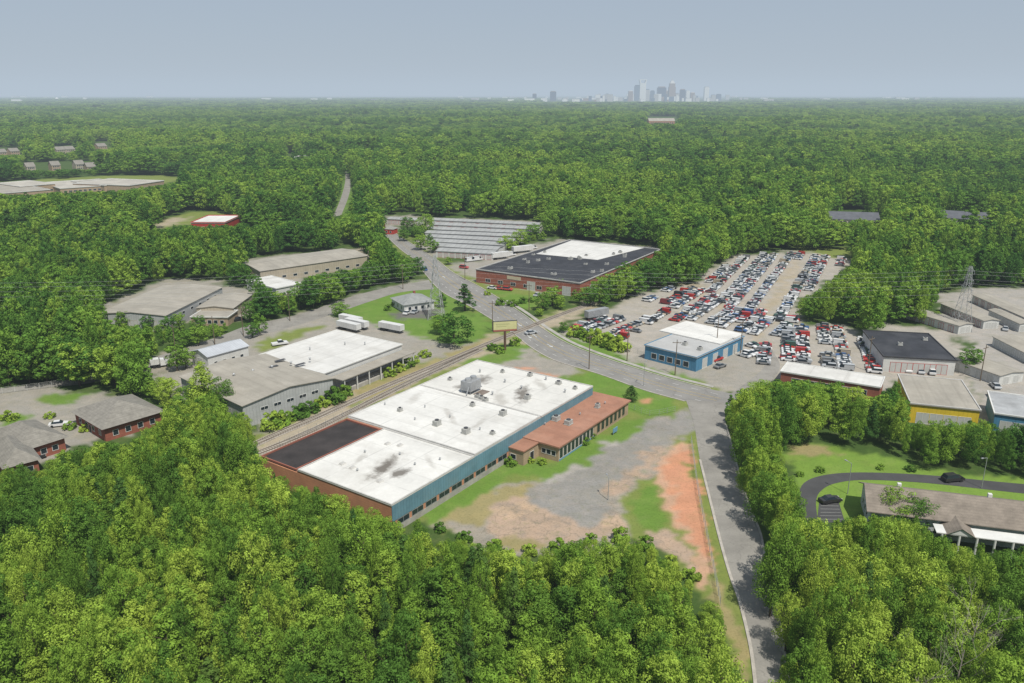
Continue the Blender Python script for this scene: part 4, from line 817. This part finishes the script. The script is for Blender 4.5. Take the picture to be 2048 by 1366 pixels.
for sc_ in(1.,.78,.58,.4,.26):
    todo=np.where(fac==0)[0]
    if sc_<1: todo=todo[S_[todo]<12]
    R=Rb[todo]*(sc_**.7);hh=hb[todo]*sc_;X=PX[todo,0];Y=PX[todo,1];bad=np.zeros(len(todo),bool)
    for fx,fz in((0,0),(0,.97),(-.85,.55),(.85,.55),(0,.6),(-.6,.85),(.6,.85),(-.75,.3),(.75,.3)):
        u,v=proj(X+fx*R,Y,fz*hh);bad|=inmask(u,v)
    u,v=proj(X,Y-R*.7,.4*hh);bad|=inmask(u,v)
    fac[todo[~bad]]=sc_
gap=vnoise(PX[:,0]+9e4,PX[:,1],55,33)*.55+vnoise(PX[:,0]+9e4,PX[:,1],19,34)*.45
keep=(fac>0)&(rng.random(N)>.04)&~(far&(gap<.2))
PX=PX[keep];pk=pk[keep];fac=fac[keep];Rb=Rb[keep]*fac**.7;hb=hb[keep]*fac;N=len(PX);print('trees',N)
sr=Rb/np.array([s[2] for s in SPEC])[pk];shh=hb/np.array([s[1] for s in SPEC])[pk]
u,v=proj(PX[:,0],PX[:,1],hb*.7);vis=(u>-20)&(u<2068)&(v<1390)
dist0=np.hypot(PX[:,0],PX[:,1]);order=np.argsort(dist0+np.where(vis,0,1e6))
ind=order[:300];rest=order[300:]
crowns={};lowc={}
for i in ind:
    X,Y,_=PX[i];uu,vv=proj(X,Y,0.)
    xs=np.interp(vv,[800,1000,1200,1380],[1445,1495,1548,1578])
    if uu>xs: lb,gp='leafy green tree in the wood right of the side street','trees in the wood right of the side street'
    else: lb,gp='leafy green tree in the foreground wood below the white-roofed warehouse','trees in the foreground wood below the warehouse'
    if SPEC[pk[i]][0]=='cone': lb=lb.replace('leafy green','dark conical');gp='dark conical '+gp
    elif SPEC[pk[i]][0]=='wide': lb=lb.replace('leafy green','broad-crowned green');gp='broad '+gp
    elif SPEC[pk[i]][0]=='tall': lb=lb.replace('leafy green','tall pointed green');gp='tall '+gp
    crowns.setdefault(pk[i],tree(pk[i],X,Y,sr[i],shh[i],rng.uniform(0,6.28),lb,gp,'conifer_tree' if SPEC[pk[i]][0]=='cone' else 'broadleaf_tree'))
ISO=[(930,622,11,4.6,6,'dark dense tree at the right tip of the lawn by the pylon'),(884,614,6,2.4,4,'small tree beside the pylon base on the lawn'),(680,632,5.5,3.4,2,'round tree at the left end of the lawn'),(908,688,11,6.5,3,'big spreading tree on the lawn edge above the billboard'),(880,668,7,3.4,0,'smaller tree left of the big spreading lawn tree'),(1262,802,4.6,2.3,6,'small dark tree on the junction lawn'),(852,470,13,5.5,2,'large tree in front of the rear storage rows'),(842,500,9,4,0,'tree at the near left corner of the storage rows'),(866,505,7,3.4,5,'small tree at the storage entrance'),(1012,500,8,4.4,3,'tree at the right end of the front storage row'),(1040,490,9,4.6,2,'tree right of the sixth storage row'),(1065,478,9,4.6,0,'tree right of the fourth storage row'),(1938,745,8,3.2,0,'small tree between the yellow workshop and the garage'),(860,488,6,2.6,1,'slim tree between storage rows and main road'),(1120,585,6,2.8,5,'small tree at the brick warehouse corner'),(1105,612,8,3.8,0,'tree beside the brick warehouse drive'),(1085,620,7,3.2,2,'tree between the drive and the rail crossing'),(1610,832,9,4.2,2,'tree in front of the low white-roofed shop'),(1650,836,9,4.4,0,'second tree in front of the low white-roofed shop'),(1700,838,9,4.4,3,'third tree in front of the low white-roofed shop'),(1560,828,9,4.2,5,'leftmost tree in front of the low white-roofed shop'),(1520,818,8,4.,0,'tree at the street corner below the yard drive'),(398,690,7,3.2,0,'tree behind the white gabled shed'),(412,838,16,4.6,1,'tall tree in front of the wide tan-roofed warehouse'),(440,836,11,4.2,2,'round tree in front of the wide tan-roofed warehouse'),(385,838,9,4.,0,'left tree in front of the wide tan-roofed warehouse'),(265,790,10,4.6,5,'tree at the left corner of the wide tan-roofed warehouse'),(160,772,14,6.,2,'big tree behind the brick office house'),(815,462,9,4.5,7,'tree behind the entrance of the storage rows'),(808,482,7,3.5,0,'tree on the road edge by the storage rows'),(1790,1052,8,3.6,2,'tree in front of the brown-shingled building left of its porch'),(1830,1060,7,3.4,0,'second tree in front of the brown-shingled building')]
for (u,v,h,r,k,lb) in ISO:
    X,Y=P(u,v);lo_=math.hypot(X,Y)>230;ph,pr_=SPEC[k][1:];cw=tree(k,X,Y,r/pr_,h/ph,random.uniform(0,6),lb,None,'lone_tree',lo_)
    if lo_: lowc.setdefault(k,cw)
CL=[('tree in the belt between the brick warehouse and the car yard',[(1180,612,9),(1200,606,10),(1222,602,10),(1246,598,11),(1270,590,11),(1296,582,12),(1320,576,12),(1345,570,13),(1372,562,13),(1396,552,13),(1290,566,12),(1320,556,13),(1345,545,13),(1250,578,11),(1220,588,10),(1370,540,14),(1410,535,14),(1440,525,14)]),
('tree in the strip beside the brick office house and the back street',[(230,770,9),(255,778,8),(290,790,8),(325,806,8),(210,762,9),(95,766,8),(60,766,9),(20,770,9),(345,825,9)]),
('tree along the edge of the long tan-roofed shed yard',[(360,665,7),(500,644,8),(520,636,9),(300,664,7),(250,662,7),(340,672,8),(400,672,7)]),
('tree in the row along the upper side of the back street',[(540,632,8),(560,627,9),(580,622,9),(602,616,10),(622,611,9),(642,605,10),(662,598,9),(684,590,9),(706,583,10),(726,577,9),(748,571,9),(770,565,9),(792,560,9),(815,553,10),(836,548,9)]),
('tree in the clump beside the gravel yard of the white shed',[(355,742,8),(372,736,7),(520,668,7),(505,676,6)])]
for lb,pts in CL:
    for i,(u,v,h) in enumerate(pts):
        k=[0,2,3,5,7][i%5];ph,pr_=SPEC[k][1:];X,Y=P(u,v);lo_=math.hypot(X,Y)>230
        cw=tree(k,X,Y,random.uniform(.34,.42)*h/pr_,h*random.uniform(.9,1.1)/ph,random.uniform(0,6),lb,lb.replace('tree','trees',1),'belt_tree',lo_)
        if lo_: lowc.setdefault(k,cw)
twig=M('dead_wood',(.30,.27,.23),.9,.2,2.)
def bare(seed,h):
    g=random.Random(seed);mb=MB();br=MB()
    mb.tube((0,0,-.2),(0,0,h*.55),.2,.12,8).tube((0,0,h*.55),(.2,.1,h*.8),.12,.05,6)
    def grow(p,d,L,r,n):
        q=p+d*L;br.tube(p,q,r,r*.6,5)
        if n: 
            for _ in range(3):
                e=(d+Vector((g.uniform(-.8,.8),g.uniform(-.8,.8),g.uniform(-.1,.7)))).normalized();grow(q,e,L*g.uniform(.6,.8),r*.6,n-1)
    for k in range(7):
        a=k*2.4;grow(Vector((0,0,h*(.35+.06*k))),Vector((math.cos(a)*.6,math.sin(a)*.6,.8)).normalized(),h*.16,.045,3)
    return mb.mesh('trunk',twig),br.mesh('branches',twig)
for k,(X,Y,h,lb) in enumerate([(57.,85.,16.,'leafless grey tree in the wood at the lower right corner'),(62.,91.,16.,'upper leafless tree near the lower right corner'),(50.,82.,15.,'leftmost leafless tree in the lower right wood')]):
    o=thing('bare_tree',lb,'tree',(X,Y,0));t_,b_=bare(k,h);obj('trunk',t_,o);obj('branches',b_,o)
bush=crown(300,2.6,1.8,'wide',leaf,14,60,.34,.0);stem=MB().tube((0,0,-.1),(0,0,1.2),.08,.04,6).tube((0,0,.4),(.5,.3,1.5),.05,.02,5).tube((0,0,.4),(-.5,.2,1.5),.05,.02,5).mesh('stem',bark)
BU=[('shrubs along the front of the car yard',[(1150,672),(1165,676),(1180,681),(1195,686),(1210,690),(1225,696),(1238,700)],1.5),('shrubs along the railway fence below the tan-roofed warehouse',[(545,856),(560,850),(580,842),(600,835),(622,825),(645,812),(668,804),(690,792)],1.3),('shrubs beside the loading warehouse',[(780,752),(800,742),(815,734),(830,725),(850,714)],1.),('shrubs at the foot of the billboard',[(985,700),(1000,706),(1030,690)],.9),('shrubs on the lawn of the small grey house',[(775,620),(790,612),(868,612)],.7),('shrubs at the near wall of the annex',[(1020,930),(1060,925),(1085,928),(1170,888),(1185,876)],.6),('shrubs by the brick office house',[(20,840),(100,836),(140,858),(170,862)],.8),('shrubs along the main road verge',[(1000,610),(1025,612),(1045,606),(1062,604),(975,590)],.9),('shrubs edging the curved driveway',[(1600,952),(1640,944),(1760,938),(1820,942)],.5),('weedy shrubs at the lower edge of the broken car park',[(880,1062),(930,1082),(990,1098),(1060,1108),(1120,1105),(1180,1085),(1240,1082),(1290,1095),(1340,1130),(1380,1160)],.8)]
for gp,pts,s in BU:
    for (u,v) in pts:
        o=thing('shrub','round green shrub among the '+gp,'shrub',(*P(u,v),0),random.uniform(0,6),gp);q=s*random.uniform(.8,1.3);o.scale=(q*1.1,q*1.1,q);obj('stem',stem,o);obj('crown',bush,o)
# rest of the woodland, one object
me=bpy.data.meshes.new('woodland');pts=PX[rest].copy();pts[:,2]=0
me.vertices.add(len(pts));me.vertices.foreach_set('co',pts.ravel().astype(np.float32))
nk=sorted(crowns);lk=sorted(lowc);srcs=[crowns[k] for k in nk]+[lowc[k] for k in lk]
nm_={k:i for i,k in enumerate(nk)};lm_={k:len(nk)+i for i,k in enumerate(lk)}
kid=[(nm_.get(k,0) if d_0<200 else lm_.get(k,len(nk))) for k,d_0 in zip(pk[rest],dist0[rest])]
ix=me.attributes.new('kind','INT','POINT');ix.data.foreach_set('value',np.array(kid,np.int32))
rt=me.attributes.new('spin','FLOAT','POINT');rt.data.foreach_set('value',rng.uniform(0,6.28,len(pts)).astype(np.float32))
sv=me.attributes.new('size','FLOAT_VECTOR','POINT');sv.data.foreach_set('vector',np.stack([sr[rest],sr[rest],shh[rest]],-1).ravel().astype(np.float32))
wd=obj('woodland',me);wd['kind']='stuff';tag(wd,'unbroken green woodland stretching from the industrial sites to the horizon','forest')
ng=bpy.data.node_groups.new('woodland','GeometryNodeTree');ng.interface.new_socket('Geometry',in_out='INPUT',socket_type='NodeSocketGeometry');ng.interface.new_socket('Geometry',in_out='OUTPUT',socket_type='NodeSocketGeometry')
gi=ng.nodes.new('NodeGroupInput');go=ng.nodes.new('NodeGroupOutput');ip=ng.nodes.new('GeometryNodeInstanceOnPoints');jn=ng.nodes.new('GeometryNodeJoinGeometry')
for so in reversed(srcs):
    on=ng.nodes.new('GeometryNodeObjectInfo');on.inputs['Object'].default_value=so;on.inputs['As Instance'].default_value=True;on.transform_space='ORIGINAL';ng.links.new(on.outputs['Geometry'],jn.inputs[0])
def na(nm,tp):
    a=ng.nodes.new('GeometryNodeInputNamedAttribute');a.data_type=tp;a.inputs['Name'].default_value=nm;return next(o for o in a.outputs if o.enabled and o.name=='Attribute')
ng.links.new(gi.outputs[0],ip.inputs['Points']);ng.links.new(jn.outputs[0],ip.inputs['Instance']);ip.inputs['Pick Instance'].default_value=True
ng.links.new(na('kind','INT'),ip.inputs['Instance Index']);cx_=ng.nodes.new('ShaderNodeCombineXYZ');ng.links.new(na('spin','FLOAT'),cx_.inputs[2])
er=ng.nodes.new('FunctionNodeEulerToRotation');ng.links.new(cx_.outputs[0],er.inputs[0]);ng.links.new(er.outputs[0],ip.inputs['Rotation']);ng.links.new(na('size','FLOAT_VECTOR'),ip.inputs['Scale']);ng.links.new(ip.outputs[0],go.inputs[0])
wd.modifiers.new('scatter','NODES').node_group=ng
# ------------------------------------------------------------ air, light, camera
m,n,out=nt('haze');D0=1.05e-4
va=n.nodes.new('ShaderNodeVolumeAbsorption');va.inputs['Color'].default_value=(0,0,0,1);va.inputs['Density'].default_value=D0
em=n.nodes.new('ShaderNodeEmission');em.inputs['Color'].default_value=(.46,.545,.635,1);em.inputs['Strength'].default_value=D0  # airlight put in as volume glow, standing in for scattered sun and sky light
ad=n.nodes.new('ShaderNodeAddShader');n.links.new(va.outputs[0],ad.inputs[0]);n.links.new(em.outputs[0],ad.inputs[1]);n.links.new(ad.outputs[0],out.inputs['Volume'])
hz=MB().box(-50000,50000,-1500,60000,-8,420).build('sky',m);struct(hz,'thin blue haze with added glow lying over the woodland to the horizon','sky')
az=math.atan2(.45,-.88)
el=math.radians(60)
w=bpy.data.worlds.new('World');SC.world=w;w.use_nodes=True;n=w.node_tree;bg=n.nodes['Background']
sk=n.nodes.new('ShaderNodeTexSky');sk.sky_type='NISHITA';sk.sun_disc=False;sk.sun_elevation=el;sk.sun_rotation=az;sk.altitude=200;sk.dust_density=1.
cs=mixc(n,sk.outputs[0],(2.95,3.5,4.3),.86)
n.links.new(cs,bg.inputs[0]);bg.inputs[1].default_value=.12
l=bpy.data.lights.new('sun','SUN');l.energy=5.;l.angle=math.radians(.5);l.color=(1,.955,.86);lo=obj('sun',l)
sd=Vector((math.sin(az)*math.cos(el),math.cos(az)*math.cos(el),math.sin(el)));lo.rotation_euler=sd.to_track_quat('Z','Y').to_euler();lo.location=(0,0,300)
cd=bpy.data.cameras.new('camera');cd.sensor_width=36;cd.lens=F*36/2048;cd.clip_end=100000;cd.clip_start=.5
cam=obj('camera',cd,None,(0,0,H));cam.rotation_euler=(math.pi/2-PT,0,0);SC.camera=cam
SC.view_settings.view_transform='Standard';SC.view_settings.look='None';SC.view_settings.exposure=0
